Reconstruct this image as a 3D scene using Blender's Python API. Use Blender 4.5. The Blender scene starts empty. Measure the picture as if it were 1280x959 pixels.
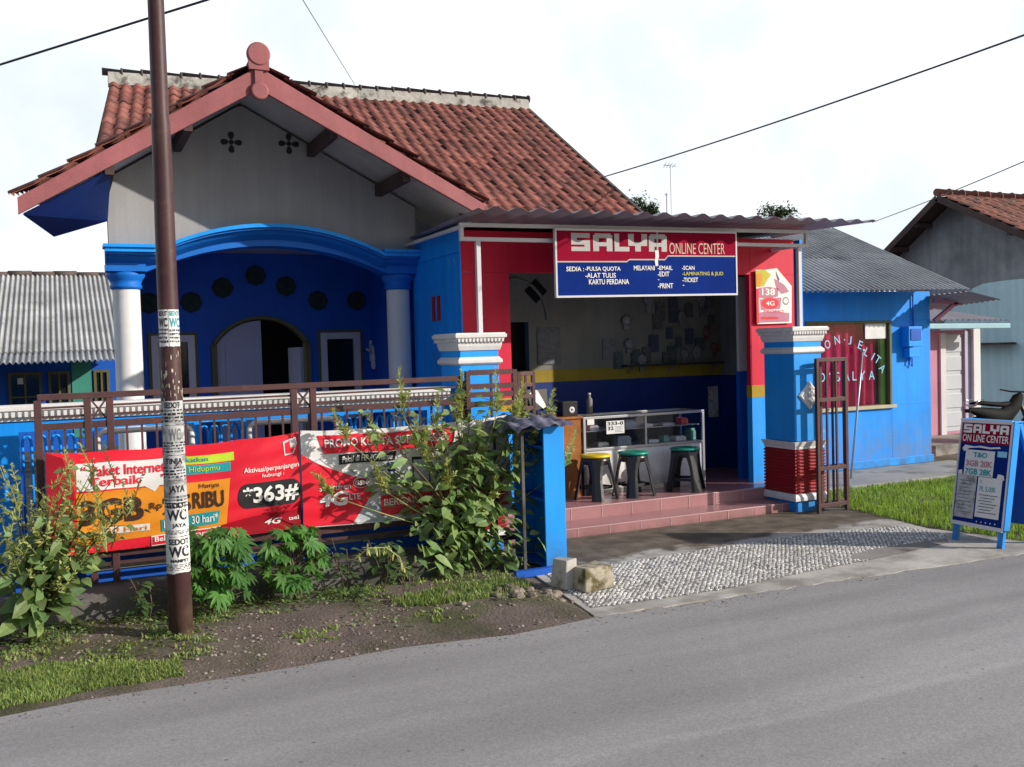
import bpy, bmesh, math, random
from mathutils import Vector, Matrix, Euler
random.seed(7)
R = math.radians
sc = bpy.context.scene
C = sc.collection
ORG = {}          # origin of every thing (world)

# ------------------------------------------------------------------ materials
def _n(nt, t, **k):
    n = nt.nodes.new(t)
    for a, b in k.items():
        setattr(n, a, b)
    return n
def pmat(name, col, rough=.6, var=.18, scale=2.5, fine=60, bump=.15, spec=.3, streak=0., dirt=None, dirtz=(0, .4),
         metal=0., col2=None, c2scale=3., c2range=(.55, .65), attr=False, bdist=.004):
    m = bpy.data.materials.new(name); m.use_nodes = True
    nt = m.node_tree; L = nt.links; b = nt.nodes['Principled BSDF']
    b.inputs['Roughness'].default_value = rough
    b.inputs['Specular IOR Level'].default_value = spec
    b.inputs['Metallic'].default_value = metal
    geo = _n(nt, 'ShaderNodeNewGeometry'); P = geo.outputs['Position']
    def noise(s, d=4, vec=P, r=.6):
        n = _n(nt, 'ShaderNodeTexNoise'); n.inputs['Scale'].default_value = s
        n.inputs['Detail'].default_value = d; n.inputs['Roughness'].default_value = r
        L.new(vec, n.inputs['Vector']); return n.outputs['Fac']
    def rng(v, a, bb, c, d):
        r = _n(nt, 'ShaderNodeMapRange'); L.new(v, r.inputs[0])
        for i, x in zip((1, 2, 3, 4), (a, bb, c, d)): r.inputs[i].default_value = x
        return r.outputs[0]
    def mix(f, a, bb, mode='MIX'):
        x = _n(nt, 'ShaderNodeMix', data_type='RGBA', blend_type=mode)
        if isinstance(f, (int, float)): x.inputs[0].default_value = f
        else: L.new(f, x.inputs[0])
        for i, v in ((6, a), (7, bb)):
            if isinstance(v, tuple): x.inputs[i].default_value = (*v, 1)
            else: L.new(v, x.inputs[i])
        return x.outputs[2]
    base = tuple(col)
    if attr:
        at = _n(nt, 'ShaderNodeAttribute', attribute_name='tint')
        base = mix(1., base, at.outputs['Color'], 'MULTIPLY')
    if col2 is not None:
        base = mix(rng(noise(c2scale, 6), c2range[0], c2range[1], 0, 1), base, tuple(col2))
    v1 = rng(noise(scale, 5), .3, .7, 1 - var, 1 + var)
    v2 = rng(noise(fine, 3), .25, .75, 1 - var * .6, 1 + var * .6)
    mm = _n(nt, 'ShaderNodeMath', operation='MULTIPLY'); L.new(v1, mm.inputs[0]); L.new(v2, mm.inputs[1])
    val = mm.outputs[0]
    if streak:
        mp = _n(nt, 'ShaderNodeMapping'); mp.inputs['Scale'].default_value = (9, 9, .5); L.new(P, mp.inputs['Vector'])
        s = rng(noise(1., 4, mp.outputs[0]), .35, .7, 1, 1 - streak)
        m2 = _n(nt, 'ShaderNodeMath', operation='MULTIPLY'); L.new(val, m2.inputs[0]); L.new(s, m2.inputs[1]); val = m2.outputs[0]
    cmb = _n(nt, 'ShaderNodeCombineXYZ')
    for i in range(3): L.new(val, cmb.inputs[i])
    out = mix(1., base, cmb.outputs[0], 'MULTIPLY')
    if dirt:
        sx = _n(nt, 'ShaderNodeSeparateXYZ'); L.new(P, sx.inputs[0])
        g = rng(sx.outputs['Z'], dirtz[0], dirtz[1], 1, 0)
        nn = rng(noise(7, 5), .3, .65, 0, 1)
        mu = _n(nt, 'ShaderNodeMath', operation='MULTIPLY'); L.new(g, mu.inputs[0]); L.new(nn, mu.inputs[1])
        out = mix(mu.outputs[0], out, tuple(dirt))
    L.new(out, b.inputs['Base Color'])
    if bump:
        bp = _n(nt, 'ShaderNodeBump'); bp.inputs['Strength'].default_value = bump; bp.inputs['Distance'].default_value = bdist
        L.new(noise(fine, 4), bp.inputs['Height']); L.new(bp.outputs[0], b.inputs['Normal'])
    return m
M = {}
def mk(k, *a, **kw): M[k] = pmat(k, *a, **kw)
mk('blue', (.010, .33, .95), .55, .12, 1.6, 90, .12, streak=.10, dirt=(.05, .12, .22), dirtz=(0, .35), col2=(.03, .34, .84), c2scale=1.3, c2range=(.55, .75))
mk('blue_wall', (.003, .29, .93), .6, .14, 1.3, 70, .2, streak=.15, dirt=(.16, .19, .24), dirtz=(-.1, .75), col2=(.10, .36, .80), c2scale=3.4, c2range=(.67, .70))
mk('blue_shaded', (.006, .16, .62), .55, .14, 1.6, 80, .12, streak=.12)  # house blue with the shade under the eave put into the colour
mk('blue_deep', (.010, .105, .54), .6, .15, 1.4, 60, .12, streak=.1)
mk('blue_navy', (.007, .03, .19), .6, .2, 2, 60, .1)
mk('red', (.66, .012, .05), .55, .12, 1.5, 80, .12, streak=.14)
mk('red_rib', (.30, .010, .016), .45, .18, 2, 60, .1, dirt=(.12, .05, .04), dirtz=(0, .3))
mk('white', (.74, .73, .73), .5, .08, 2, 70, .1, streak=.1, col2=(.52, .50, .48), c2scale=4, c2range=(.6, .8))
mk('white_frame', (.62, .60, .62), .45, .08, 2, 60, .05)
mk('lilac', (.42, .42, .56), .5, .08, 1.5, 60, .05)  # white of the porch door leaves with grey-lilac shade put into the colour
mk('cream', (.34, .336, .345), .75, .10, .9, 60, .2, streak=.14, col2=(.32, .32, .335), c2scale=1.2, c2range=(.5, .75))
mk('soffit', (.52, .50, .47), .7, .15, 2, 50, .1, streak=.1)
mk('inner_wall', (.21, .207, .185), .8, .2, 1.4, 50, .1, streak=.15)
mk('dark_room', (.008, .008, .009), .9, .1, bump=0)
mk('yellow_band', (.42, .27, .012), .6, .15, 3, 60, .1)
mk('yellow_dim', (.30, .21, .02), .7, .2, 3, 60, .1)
mk('fascia', (.33, .110, .118), .6, .18, 2.5, 90, .2, streak=.12, col2=(.13, .05, .05), c2scale=6, c2range=(.66, .74))
mk('tile', (.24, .090, .074), .72, .25, 3, 50, .3, attr=True, col2=(.13, .06, .06), c2scale=2.6, c2range=(.54, .72), bdist=.006)
mk('tile_old', (.24, .10, .075), .8, .3, 3, 50, .3, attr=True, col2=(.07, .055, .05), c2scale=3, c2range=(.5, .68))
mk('ridge_mortar', (.40, .39, .36), .85, .25, 5, 40, .4, col2=(.10, .09, .08), c2scale=7, c2range=(.52, .66))
mk('ridge_tile', (.10, .075, .07), .8, .3, 6, 50, .3)
mk('zinc', (.44, .45, .47), .5, .2, 1.4, 40, .1, metal=.25, attr=True, col2=(.15, .15, .16), c2scale=2.2, c2range=(.52, .75))
mk('zinc_left', (.56, .56, .55), .55, .2, 1.4, 40, .1, metal=.1, attr=True, col2=(.22, .21, .2), c2scale=2.2, c2range=(.55, .75))
mk('canopy_metal', (.34, .31, .345), .5, .22, 1.5, 40, .1, metal=.1, col2=(.36, .20, .21), c2scale=1.6, c2range=(.60, .80))
mk('iron', (.085, .040, .042), .5, .2, 4, 90, .15, col2=(.14, .05, .03), c2scale=9, c2range=(.6, .72))
mk('pole', (.062, .027, .030), .5, .22, 3, 70, .2, col2=(.11, .055, .045), c2scale=5, c2range=(.55, .72), dirt=(.18, .13, .09), dirtz=(0, .35))
mk('flake', (.50, .47, .36), .8, .3, 8, 60, .2)
mk('paper', (.72, .71, .70), .7, .08, 5, 60, .05)
mk('paper_grey', (.46, .46, .47), .8, .2, 12, 80, .1, col2=(.25, .25, .26), c2scale=18, c2range=(.52, .6))
mk('ink', (.02, .02, .022), .7, .1, bump=0)
mk('ink_soft', (.16, .16, .17), .7, .2, bump=0)
mk('brown_ink', (.05, .02, .015), .7, .1, bump=0)
mk('teal', (.02, .30, .34), .45, .1, bump=0)
mk('lime', (.45, .60, .03), .45, .1, bump=0)
mk('orange', (.72, .26, .02), .42, .10, 3, bump=0)
mk('banner_red', (.72, .014, .036), .38, .10, 2, 30, .05, spec=.4)
mk('banner_dark', (.33, .008, .02), .4, .1, bump=0)
mk('banner_white', (.72, .70, .70), .4, .06, 2, bump=.03)
mk('banner_grey', (.40, .43, .47), .5, .2, 8, bump=0, col2=(.66, .67, .68), c2scale=9, c2range=(.45, .55))
mk('white_ink', (.80, .78, .76), .5, .05, bump=0)
mk('sign_red', (.27, .006, .03), .85, .12, 2, bump=.02, spec=.05)
mk('sign_blue', (.006, .026, .19), .85, .15, 3, bump=.02, spec=.05)
mk('sign_letter', (.42, .40, .40), .5, .1, bump=0)
mk('cream_ink', (.55, .44, .33), .5, .1, bump=0)
mk('yellow_ink', (.55, .48, .03), .5, .1, bump=0)
mk('sky_ink', (.24, .58, .80), .5, .08, bump=0)
mk('pink_tile', (.38, .185, .195), .24, .16, 1.5, 50, .08, spec=.5, dirt=(.17, .10, .09), dirtz=(-.05, .12))
mk('grout', (.55, .36, .36), .7, .1, bump=0)
mk('plastic_black', (.012, .012, .014), .32, .1, bump=0, spec=.5)
mk('plastic_yellow', (.75, .55, .01), .35, .06, bump=0, spec=.5)
mk('plastic_green', (.01, .26, .19), .35, .06, bump=0, spec=.5)
mk('alu', (.42, .42, .44), .38, .1, 4, bump=.03, metal=.6)
mk('panel_white', (.78, .77, .80), .5, .08, 2, bump=.03, dirt=(.2, .17, .16), dirtz=(.15, .5))
mk('wood', (.34, .12, .03), .45, .25, 5, 40, .08, streak=.25)
mk('cloth_maroon', (.58, .018, .11), .8, .15, 3, 90, .1)
mk('green_paint', (.16, .42, .06), .6, .12, bump=.05)
mk('olive', (.13, .12, .05), .6, .15, bump=.05)
mk('vent_dark', (.02, .045, .045), .7, .15, bump=.05)
mk('sill', (.45, .40, .26), .6, .15, bump=.08)
mk('pink', (.55, .23, .32), .7, .12, 2, 60, .15, streak=.1, dirt=(.3, .2, .2), dirtz=(-.2, .4))
mk('door_steel', (.50, .52, .56), .45, .1, 1.2, bump=.03)
mk('plaster_grey', (.29, .31, .345), .85, .22, .8, 40, .3, streak=.25, col2=(.20, .215, .24), c2scale=.9, c2range=(.48, .62))
mk('pale_blue', (.55, .80, .88), .8, .10, .8, 40, .15, streak=.15)
mk('gutter', (.30, .50, .58), .5, .1, bump=0)
mk('timber', (.075, .050, .048), .8, .25, 3, 60, .2)
mk('concrete', (.34, .32, .29), .9, .18, 1.6, 60, .4, col2=(.14, .13, .115), c2scale=2.2, c2range=(.52, .68))
mk('curb', (.115, .107, .10), .9, .25, 1.8, 50, .5, col2=(.05, .05, .042), c2scale=2.2, c2range=(.45, .62))
mk('block', (.36, .32, .25), .9, .25, 6, 60, .5, col2=(.11, .09, .04), c2scale=8, c2range=(.46, .58))
mk('block_white', (.50, .475, .43), .9, .15, 6, 60, .4, col2=(.3, .27, .2), c2scale=8, c2range=(.58, .66))
mk('chip', (.80, .79, .78), .7, .25, 9, 80, .1, attr=True)
mk('stone', (.19, .165, .145), .9, .25, 9, 60, .4, attr=True)
mk('seat_black', (.014, .014, .015), .75, .2, 4, bump=.05, spec=.12)
mk('rubber', (.015, .015, .016), .8, .1, bump=0)
mk('chrome', (.5, .5, .52), .2, .05, bump=0, metal=1)
mk('tarp', (.20, .19, .25), .42, .2, 5, 30, .1, col2=(.10, .10, .16), c2scale=9, c2range=(.48, .58))
mk('cable', (.04, .045, .065), .6, .1, bump=0)
mk('bark', (.12, .09, .06), .9, .3, 8, bump=.3)
mk('seagreen', (.05, .26, .20), .7, .1, bump=.05)
mk('goods', (.15, .15, .16), .6, .3, 30, bump=0, attr=True)
mk('poster', (.86, .80, .76), .5, .1, 6, bump=.03)  # blown-out sunlight on the torn poster is put into this pale base
def leafmat(name, col, trans, col2=None):
    m = pmat(name, col, .5, .22, 6, 40, .1, spec=.35, attr=True, col2=col2, c2scale=5, c2range=(.5, .7))
    nt = m.node_tree; b = nt.nodes['Principled BSDF']; o = nt.nodes['Material Output']
    t = _n(nt, 'ShaderNodeBsdfTranslucent'); t.inputs[0].default_value = (*trans, 1)
    mx = _n(nt, 'ShaderNodeMixShader'); mx.inputs[0].default_value = .36
    nt.links.new(b.outputs[0], mx.inputs[1]); nt.links.new(t.outputs[0], mx.inputs[2]); nt.links.new(mx.outputs[0], o.inputs[0])
    M[name] = m
leafmat('leaf', (.20, .295, .115), (.32, .46, .12), (.115, .205, .10))
leafmat('leaf_dark', (.085, .15, .06), (.12, .24, .05), (.04, .09, .035))
leafmat('leaf_light', (.15, .20, .05), (.32, .40, .08), (.10, .17, .045))
leafmat('cassava', (.080, .21, .045), (.18, .40, .06), (.06, .15, .045))
leafmat('spike', (.46, .50, .20), (.50, .55, .15), (.28, .34, .10))
leafmat('grass', (.19, .33, .045), (.36, .52, .06), (.13, .25, .04))
leafmat('grass_dull', (.25, .33, .12), (.30, .42, .10), (.15, .22, .065))
leafmat('tree_leaf', (.060, .095, .055), (.08, .13, .05))
def pane(name, tint, mixf):
    m = bpy.data.materials.new(name); m.use_nodes = True; nt = m.node_tree; nt.nodes.clear()
    o = _n(nt, 'ShaderNodeOutputMaterial'); t = _n(nt, 'ShaderNodeBsdfTransparent'); g = _n(nt, 'ShaderNodeBsdfGlossy')
    t.inputs[0].default_value = (*tint, 1); g.inputs['Roughness'].default_value = .04; g.inputs[0].default_value = (.8, .85, .9, 1)
    fr = _n(nt, 'ShaderNodeFresnel'); fr.inputs[0].default_value = 1.45
    ad = _n(nt, 'ShaderNodeMath', operation='MULTIPLY_ADD'); ad.inputs[1].default_value = mixf; ad.inputs[2].default_value = .01
    x = _n(nt, 'ShaderNodeMixShader'); nt.links.new(fr.outputs[0], ad.inputs[0]); nt.links.new(ad.outputs[0], x.inputs[0])
    nt.links.new(t.outputs[0], x.inputs[1]); nt.links.new(g.outputs[0], x.inputs[2]); nt.links.new(x.outputs[0], o.inputs[0])
    M[name] = m
pane('glass', (.96, .97, .98), .55)
mk('dark_glass', (.012, .015, .017), .08, .1, bump=0, spec=.5)

# ------------------------------------------------------------------ mesh builder
class MB:
    def __init__(s):
        s.v = []; s.f = []; s.m = []; s.t = []; s.s = []; s.cm = 0; s.tint = (1, 1, 1); s.smooth = False
    def face(s, idx):
        s.f.append(tuple(idx)); s.m.append(s.cm); s.t.append(s.tint); s.s.append(s.smooth)
    def pts(s, ps):
        b = len(s.v); s.v += [tuple(p) for p in ps]; return b
    def poly(s, ps):
        b = s.pts(ps); s.face(range(b, b + len(ps))); return s
    def box(s, x0, x1, y0, y1, z0, z1):
        if x0 > x1: x0, x1 = x1, x0
        if y0 > y1: y0, y1 = y1, y0
        b = s.pts([(x, y, z) for z in (z0, z1) for x, y in ((x0, y0), (x1, y0), (x1, y1), (x0, y1))])
        for q in ((3, 2, 1, 0), (4, 5, 6, 7), (0, 1, 5, 4), (1, 2, 6, 5), (2, 3, 7, 6), (3, 0, 4, 7)):
            s.face([b + i for i in q])
        return s
    def frust(s, cx, cy, z0, z1, a0, b0, a1, b1):
        b = s.pts([(cx + i * a, cy + j * bb, z) for z, a, bb in ((z0, a0, b0), (z1, a1, b1)) for i, j in ((-1, -1), (1, -1), (1, 1), (-1, 1))])
        for q in ((3, 2, 1, 0), (4, 5, 6, 7), (0, 1, 5, 4), (1, 2, 6, 5), (2, 3, 7, 6), (3, 0, 4, 7)):
            s.face([b + i for i in q])
        return s
    def hexa(s, p):        # 8 points: bottom 4, top 4
        b = s.pts(p)
        for q in ((3, 2, 1, 0), (4, 5, 6, 7), (0, 1, 5, 4), (1, 2, 6, 5), (2, 3, 7, 6), (3, 0, 4, 7)):
            s.face([b + i for i in q])
        return s
    def bar(s, p, q, w, h=None, up=(0, 0, 1)):      # rectangular bar from p to q
        h = h or w; p = Vector(p); q = Vector(q); d = (q - p).normalized(); u = Vector(up)
        if abs(d.dot(u)) > .95: u = Vector((0, 1, 0))
        a = d.cross(u).normalized() * w / 2; c = a.cross(d).normalized() * h / 2
        b = s.pts([e + i * a + j * c for e in (p, q) for i, j in ((-1, -1), (1, -1), (1, 1), (-1, 1))])
        for f in ((0, 1, 2, 3), (7, 6, 5, 4), (0, 4, 5, 1), (1, 5, 6, 2), (2, 6, 7, 3), (3, 7, 4, 0)):
            s.face([b + i for i in f])
        return s
    def tube(s, ps, r, n=8, cap=True):
        ps = [Vector(p) for p in ps]; rs = r if isinstance(r, (list, tuple)) else [r] * len(ps)
        b0 = len(s.v); old = s.smooth; s.smooth = True
        ref = None
        for i, p in enumerate(ps):
            d = (ps[min(i + 1, len(ps) - 1)] - ps[max(i - 1, 0)]).normalized()
            if ref is None: ref = Vector((0, 0, 1)) if abs(d.z) < .9 else Vector((1, 0, 0))
            a = d.cross(ref)
            if a.length < 1e-4: a = d.orthogonal()
            a.normalize(); c = a.cross(d); ref = c
            s.v += [tuple(p + rs[i] * (math.cos(2 * math.pi * k / n) * a + math.sin(2 * math.pi * k / n) * c)) for k in range(n)]
        for i in range(len(ps) - 1):
            for k in range(n):
                s.face((b0 + i * n + k, b0 + i * n + (k + 1) % n, b0 + (i + 1) * n + (k + 1) % n, b0 + (i + 1) * n + k))
        s.smooth = False
        if cap:
            s.face(range(b0 + n - 1, b0 - 1, -1)); e = b0 + (len(ps) - 1) * n; s.face(range(e, e + n))
        s.smooth = old; return s
    def lathe(s, c, prof, n=24, ax='z'):
        b0 = len(s.v); old = s.smooth; s.smooth = True
        for r, z in prof:
            for k in range(n):
                a = 2 * math.pi * k / n
                o = (r * math.cos(a), r * math.sin(a), z) if ax == 'z' else ((r * math.cos(a), z, r * math.sin(a)) if ax == 'y' else (z, r * math.cos(a), r * math.sin(a)))
                s.v.append((c[0] + o[0], c[1] + o[1], c[2] + o[2]))
        for i in range(len(prof) - 1):
            for k in range(n):
                s.face((b0 + i * n + k, b0 + i * n + (k + 1) % n, b0 + (i + 1) * n + (k + 1) % n, b0 + (i + 1) * n + k))
        s.smooth = False; s.face(range(b0 + n - 1, b0 - 1, -1)); e = b0 + (len(prof) - 1) * n; s.face(range(e, e + n)); s.smooth = old
        return s
    def extrude_xz(s, poly, y0, y1):     # polygon of (x,z) extruded in y
        n = len(poly); b = s.pts([(x, y0, z) for x, z in poly] + [(x, y1, z) for x, z in poly])
        s.face(range(b, b + n)); s.face(range(b + 2 * n - 1, b + n - 1, -1))
        for i in range(n): s.face((b + i, b + n + i, b + n + (i + 1) % n, b + (i + 1) % n))
        return s
    def grid(s, fn, nu, nv):
        b = len(s.v)
        for j in range(nv + 1):
            for i in range(nu + 1): s.v.append(tuple(fn(i / nu, j / nv)))
        for j in range(nv):
            for i in range(nu):
                a = b + j * (nu + 1) + i; s.face((a, a + 1, a + nu + 2, a + nu + 1))
        return s
    def build(s, name, mat, parent=None, bevel=0, label=None, kind=None):
        me = bpy.data.meshes.new(name)
        top = parent
        while top is not None and top.parent is not None: top = top.parent
        o = ORG.get(top, (0, 0, 0)) if top else (0, 0, 0)
        me.from_pydata([(a - o[0], b - o[1], c - o[2]) for a, b, c in s.v], [], s.f)
        for m in (mat if isinstance(mat, (list, tuple)) else [mat]): me.materials.append(M[m])
        me.polygons.foreach_set('material_index', s.m)
        me.polygons.foreach_set('use_smooth', s.s)
        if any(t != (1, 1, 1) for t in s.t):
            ca = me.attributes.new('tint', 'FLOAT_COLOR', 'CORNER'); buf = []
            for f, t in zip(s.f, s.t): buf += [t[0], t[1], t[2], 1.] * len(f)
            ca.data.foreach_set('color', buf)
        elif mat in ('tile', 'tile_old', 'zinc', 'zinc_left', 'chip', 'stone', 'goods'):
            ca = me.attributes.new('tint', 'FLOAT_COLOR', 'CORNER'); ca.data.foreach_set('color', [1.] * (4 * len(me.loops)))
        me.update()
        ob = bpy.data.objects.new(name, me); C.objects.link(ob)
        if parent: ob.parent = parent
        if label: ob['label'] = label
        if kind: ob['kind'] = kind
        if bevel:
            bv = ob.modifiers.new('bevel', 'BEVEL'); bv.width = bevel; bv.segments = 2; bv.limit_method = 'ANGLE'; bv.angle_limit = R(40)
        return ob
def thing(name, label, cat, loc, group=None):
    o = bpy.data.objects.new(name, None); C.objects.link(o); o.location = loc; o.empty_display_size = .1
    o['label'] = label; o['category'] = cat
    if group: o['group'] = group
    ORG[o] = tuple(loc); return o
def tag(o, label, cat, group=None):
    o['label'] = label; o['category'] = cat
    if group: o['group'] = group
    return o
def copy_tree(o, parent=None):
    c = o.copy(); C.objects.link(c); c.parent = parent
    for ch in list(o.children): copy_tree(ch, c)
    return c
def rebase(o):          # move the origin of a single-mesh thing to the middle of its foot
    me = o.data; xs = [v.co.x for v in me.vertices]; ys = [v.co.y for v in me.vertices]; z = min(v.co.z for v in me.vertices)
    c = Vector(((min(xs) + max(xs)) / 2, (min(ys) + max(ys)) / 2, z)); me.transform(Matrix.Translation(-c)); o.location = c; return o

# ------------------------------------------------------------------ lettering
_tc = {}
def glyphs(body, bold=0., shear=0., space=1.):
    k = (body, bold, shear, space)
    if k not in _tc:
        cu = bpy.data.curves.new('lettering', 'FONT'); cu.body = body; cu.offset = bold; cu.shear = shear; cu.resolution_u = 3
        cu.space_character = space
        ob = bpy.data.objects.new('lettering', cu); C.objects.link(ob)
        dg = bpy.context.evaluated_depsgraph_get(); me = bpy.data.meshes.new_from_object(ob.evaluated_get(dg))
        vs = [(v.co.x, v.co.y) for v in me.vertices]; fs = [tuple(p.vertices) for p in me.polygons]
        bpy.data.objects.remove(ob); bpy.data.curves.remove(cu); bpy.data.meshes.remove(me)
        x0 = min(a for a, b in vs); x1 = max(a for a, b in vs); y0 = min(b for a, b in vs); y1 = max(b for a, b in vs)
        _tc[k] = ([((a - x0) / (x1 - x0), 1 - (b - y0) / (y1 - y0)) for a, b in vs], fs)
    return _tc[k]
BL = {  # block letters on a 10x10 grid, y down
 'S': [(0, 0, 10, 2.6), (0, 2.6, 3, 4), (0, 4, 10, 6.4), (7, 6.4, 10, 7.6), (0, 7.6, 10, 10)],
 'A': [(0, .9, 3, 10), (.9, 0, 9.1, .9), (3, .9, 7, 2.6), (7, .9, 10, 10), (3, 5, 7, 7.2)],
 'L': [(0, 0, 3, 10), (3, 7.4, 9.5, 10)],
 'Y': [(0, 0, 3, 4.6), (7, 0, 10, 4.6), (0, 4.6, 10, 6.8), (3.6, 6.8, 6.6, 10)]}
class Pan:
    """flat graphics on a surface: u,v in 0..1 (v down); f(u,v,off)->3-D point"""
    def __init__(s, f, names, dice=None): s.g = f; s.names = names; s.mb = MB(); s.dice = dice
    def f(s, u, v, l): return (u, v, l) if s.dice else s.g(u, v, l)
    def _m(s, mat): s.mb.cm = s.names.index(mat)
    def rect(s, u0, v0, u1, v1, mat, lay=1, nu=1):
        s._m(mat); s.mb.grid(lambda a, b: s.f(u0 + (u1 - u0) * a, v1 + (v0 - v1) * b, lay), nu, 1)
    def poly(s, ps, mat, lay=1): s._m(mat); s.mb.poly([s.f(u, v, lay) for u, v in reversed(ps)])
    def ell(s, u, v, ru, rv, mat, lay=1, n=20): s.poly([(u + ru * math.cos(2 * math.pi * k / n), v + rv * math.sin(2 * math.pi * k / n)) for k in range(n)], mat, lay)
    def pill(s, u0, v0, u1, v1, ru, mat, lay=1, nu=8):
        s.rect(u0 + ru, v0, u1 - ru, v1, mat, lay, nu); n = 10; vm = (v0 + v1) / 2; rv = (v1 - v0) / 2
        for sg, uc in ((-1, u0 + ru), (1, u1 - ru)):
            s.poly([(uc + sg * ru * math.sin(math.pi * k / n), vm - sg * rv * math.cos(math.pi * k / n)) for k in range(n + 1)], mat, lay)
    def text(s, t, u0, v0, u1, v1, mat, lay=3, bold=0., shear=0., drop=0., space=1.):
        vs, fs = glyphs(t, bold, shear, space); s._m(mat)
        b = s.mb.pts([s.f(u0 + (u1 - u0) * a, v0 + (v1 - v0) * c + drop * a, lay) for a, c in vs])
        for f in fs: s.mb.face([b + i for i in f])
    def block(s, ch, u0, v0, u1, v1, mat, lay=3):
        s._m(mat)
        for a, b, c, d in BL[ch]:
            s.rect(u0 + (u1 - u0) * a / 10, v0 + (v1 - v0) * b / 10, u0 + (u1 - u0) * c / 10, v0 + (v1 - v0) * d / 10, mat, lay)
    def build(s, name, parent):
        if s.dice:           # cut the flat shapes into small facets, then lay them on the waving cloth
            b = bmesh.new(); vs = [b.verts.new(p) for p in s.mb.v]
            for f, m in zip(s.mb.f, s.mb.m):
                try: b.faces.new([vs[i] for i in f]).material_index = m
                except ValueError: pass
            for ax, n in ((0, s.dice[0]), (1, s.dice[1])):
                for k in range(1, n):
                    co = [0, 0, 0]; no = [0, 0, 0]; co[ax] = k / n; no[ax] = 1
                    bmesh.ops.bisect_plane(b, geom=b.verts[:] + b.edges[:] + b.faces[:], dist=1e-6, plane_co=co, plane_no=no)
            b.verts.index_update(); s.mb.v = [tuple(s.g(*v.co)) for v in b.verts]; s.mb.f = []; s.mb.m = []; s.mb.t = []; s.mb.s = []
            for f in b.faces: s.mb.cm = f.material_index; s.mb.smooth = True; s.mb.face([v.index for v in f.verts])
            b.free()
        return s.mb.build(name, s.names, parent)
def plane(O, U, V, N, e=.0012):
    O, U, V, N = map(Vector, (O, U, V, N)); return lambda u, v, l: O + U * u + V * v + N * (e * l)

# ------------------------------------------------------------------ roof builders
def tiles(mb, P, ncol, nrow, amp=.028, lift=.03, skip=None):
    """P(u,v)->(point, normal); u across, v from ridge (0) to eave (1)"""
    S = 8
    mb.smooth = True
    for r in range(nrow):
        off = [random.uniform(-.006, .008) for _ in range(ncol)]
        tint = []
        for c in range(ncol):
            k = random.uniform(.72, 1.22); w = random.uniform(-.06, .08)
            if random.random() < .07: k *= .6
            tint.append((k, k * (1 + w), k * (1 + w)))
        for c in range(ncol):
            if skip and skip(P((c + .5) / ncol, r / nrow)[0]): continue
            mb.tint = tint[c]; rows = []
            for v, h in ((r / nrow - .15 / nrow, 0.), ((r + 1) / nrow, lift), ((r + 1) / nrow, lift - .024)):
                row = []
                for i in range(S + 1):
                    t = i / S; u = (c + t) / ncol
                    prof = amp * (math.sin(math.pi * min(1, t / .62)) if t < .62 else -.35 * math.sin(math.pi * (t - .62) / .38))
                    p, n = P(u, max(0, v)); row.append(p + n * (prof + h + off[c]))
                rows.append(mb.pts(row))
            for k in range(2):
                for i in range(S): mb.face((rows[k] + i, rows[k] + i + 1, rows[k + 1] + i + 1, rows[k + 1] + i)[::-1])
    mb.smooth = False; mb.tint = (1, 1, 1)
def quadP(a, b, c, d):          # ridge left, ridge right, eave right, eave left
    a, b, c, d = map(Vector, (a, b, c, d)); n = (b - a).cross(c - b).normalized()
    if n.z < 0: n = -n
    return lambda u, v: ((a.lerp(b, u)).lerp(d.lerp(c, u), v), n)
def corr(mb, a, b, c, d, period, amp, th=.0, rag=0., sheets=0, overlap=.5):
    P = quadP(a, b, c, d); L = ((Vector(a) - Vector(b)).length + (Vector(c) - Vector(d)).length) / 2
    n = max(2, round(L / period)); S = 6; mb.smooth = True
    segs = [(0, overlap, 0.), (overlap - .01, 1., -.004)] if sheets else [(0, 1., 0)]
    for v0, v1, h in segs:
        rows = []
        NV = 6
        for j in range(NV + 1):
            row = []
            for i in range(n * S + 1):
                u = i / (n * S); v = v0 + (v1 - v0) * j / NV
                if j == NV and rag: v += rag * (math.sin(int(u * n / 10) * 12.9) * .5 + .25 * math.sin(u * 40))
                p, nn = P(u, v); row.append(p + nn * (amp * math.sin(2 * math.pi * u * n) + h))
            rows.append(mb.pts(row))
        for j in range(NV):
            for i in range(n * S):
                k = (.9 + .25 * math.sin(int(i / (S * 10)) * 7.3 + j * .6) * .5) * (.80 + .28 * math.sin(2 * math.pi * (i + .5) / S))  # troughs tinted darker than crests: stripes of grazing sun put into the colour
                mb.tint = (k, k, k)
                mb.face((rows[j] + i, rows[j + 1] + i, rows[j + 1] + i + 1, rows[j] + i + 1))
    mb.smooth = False; mb.tint = (1, 1, 1)

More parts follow.
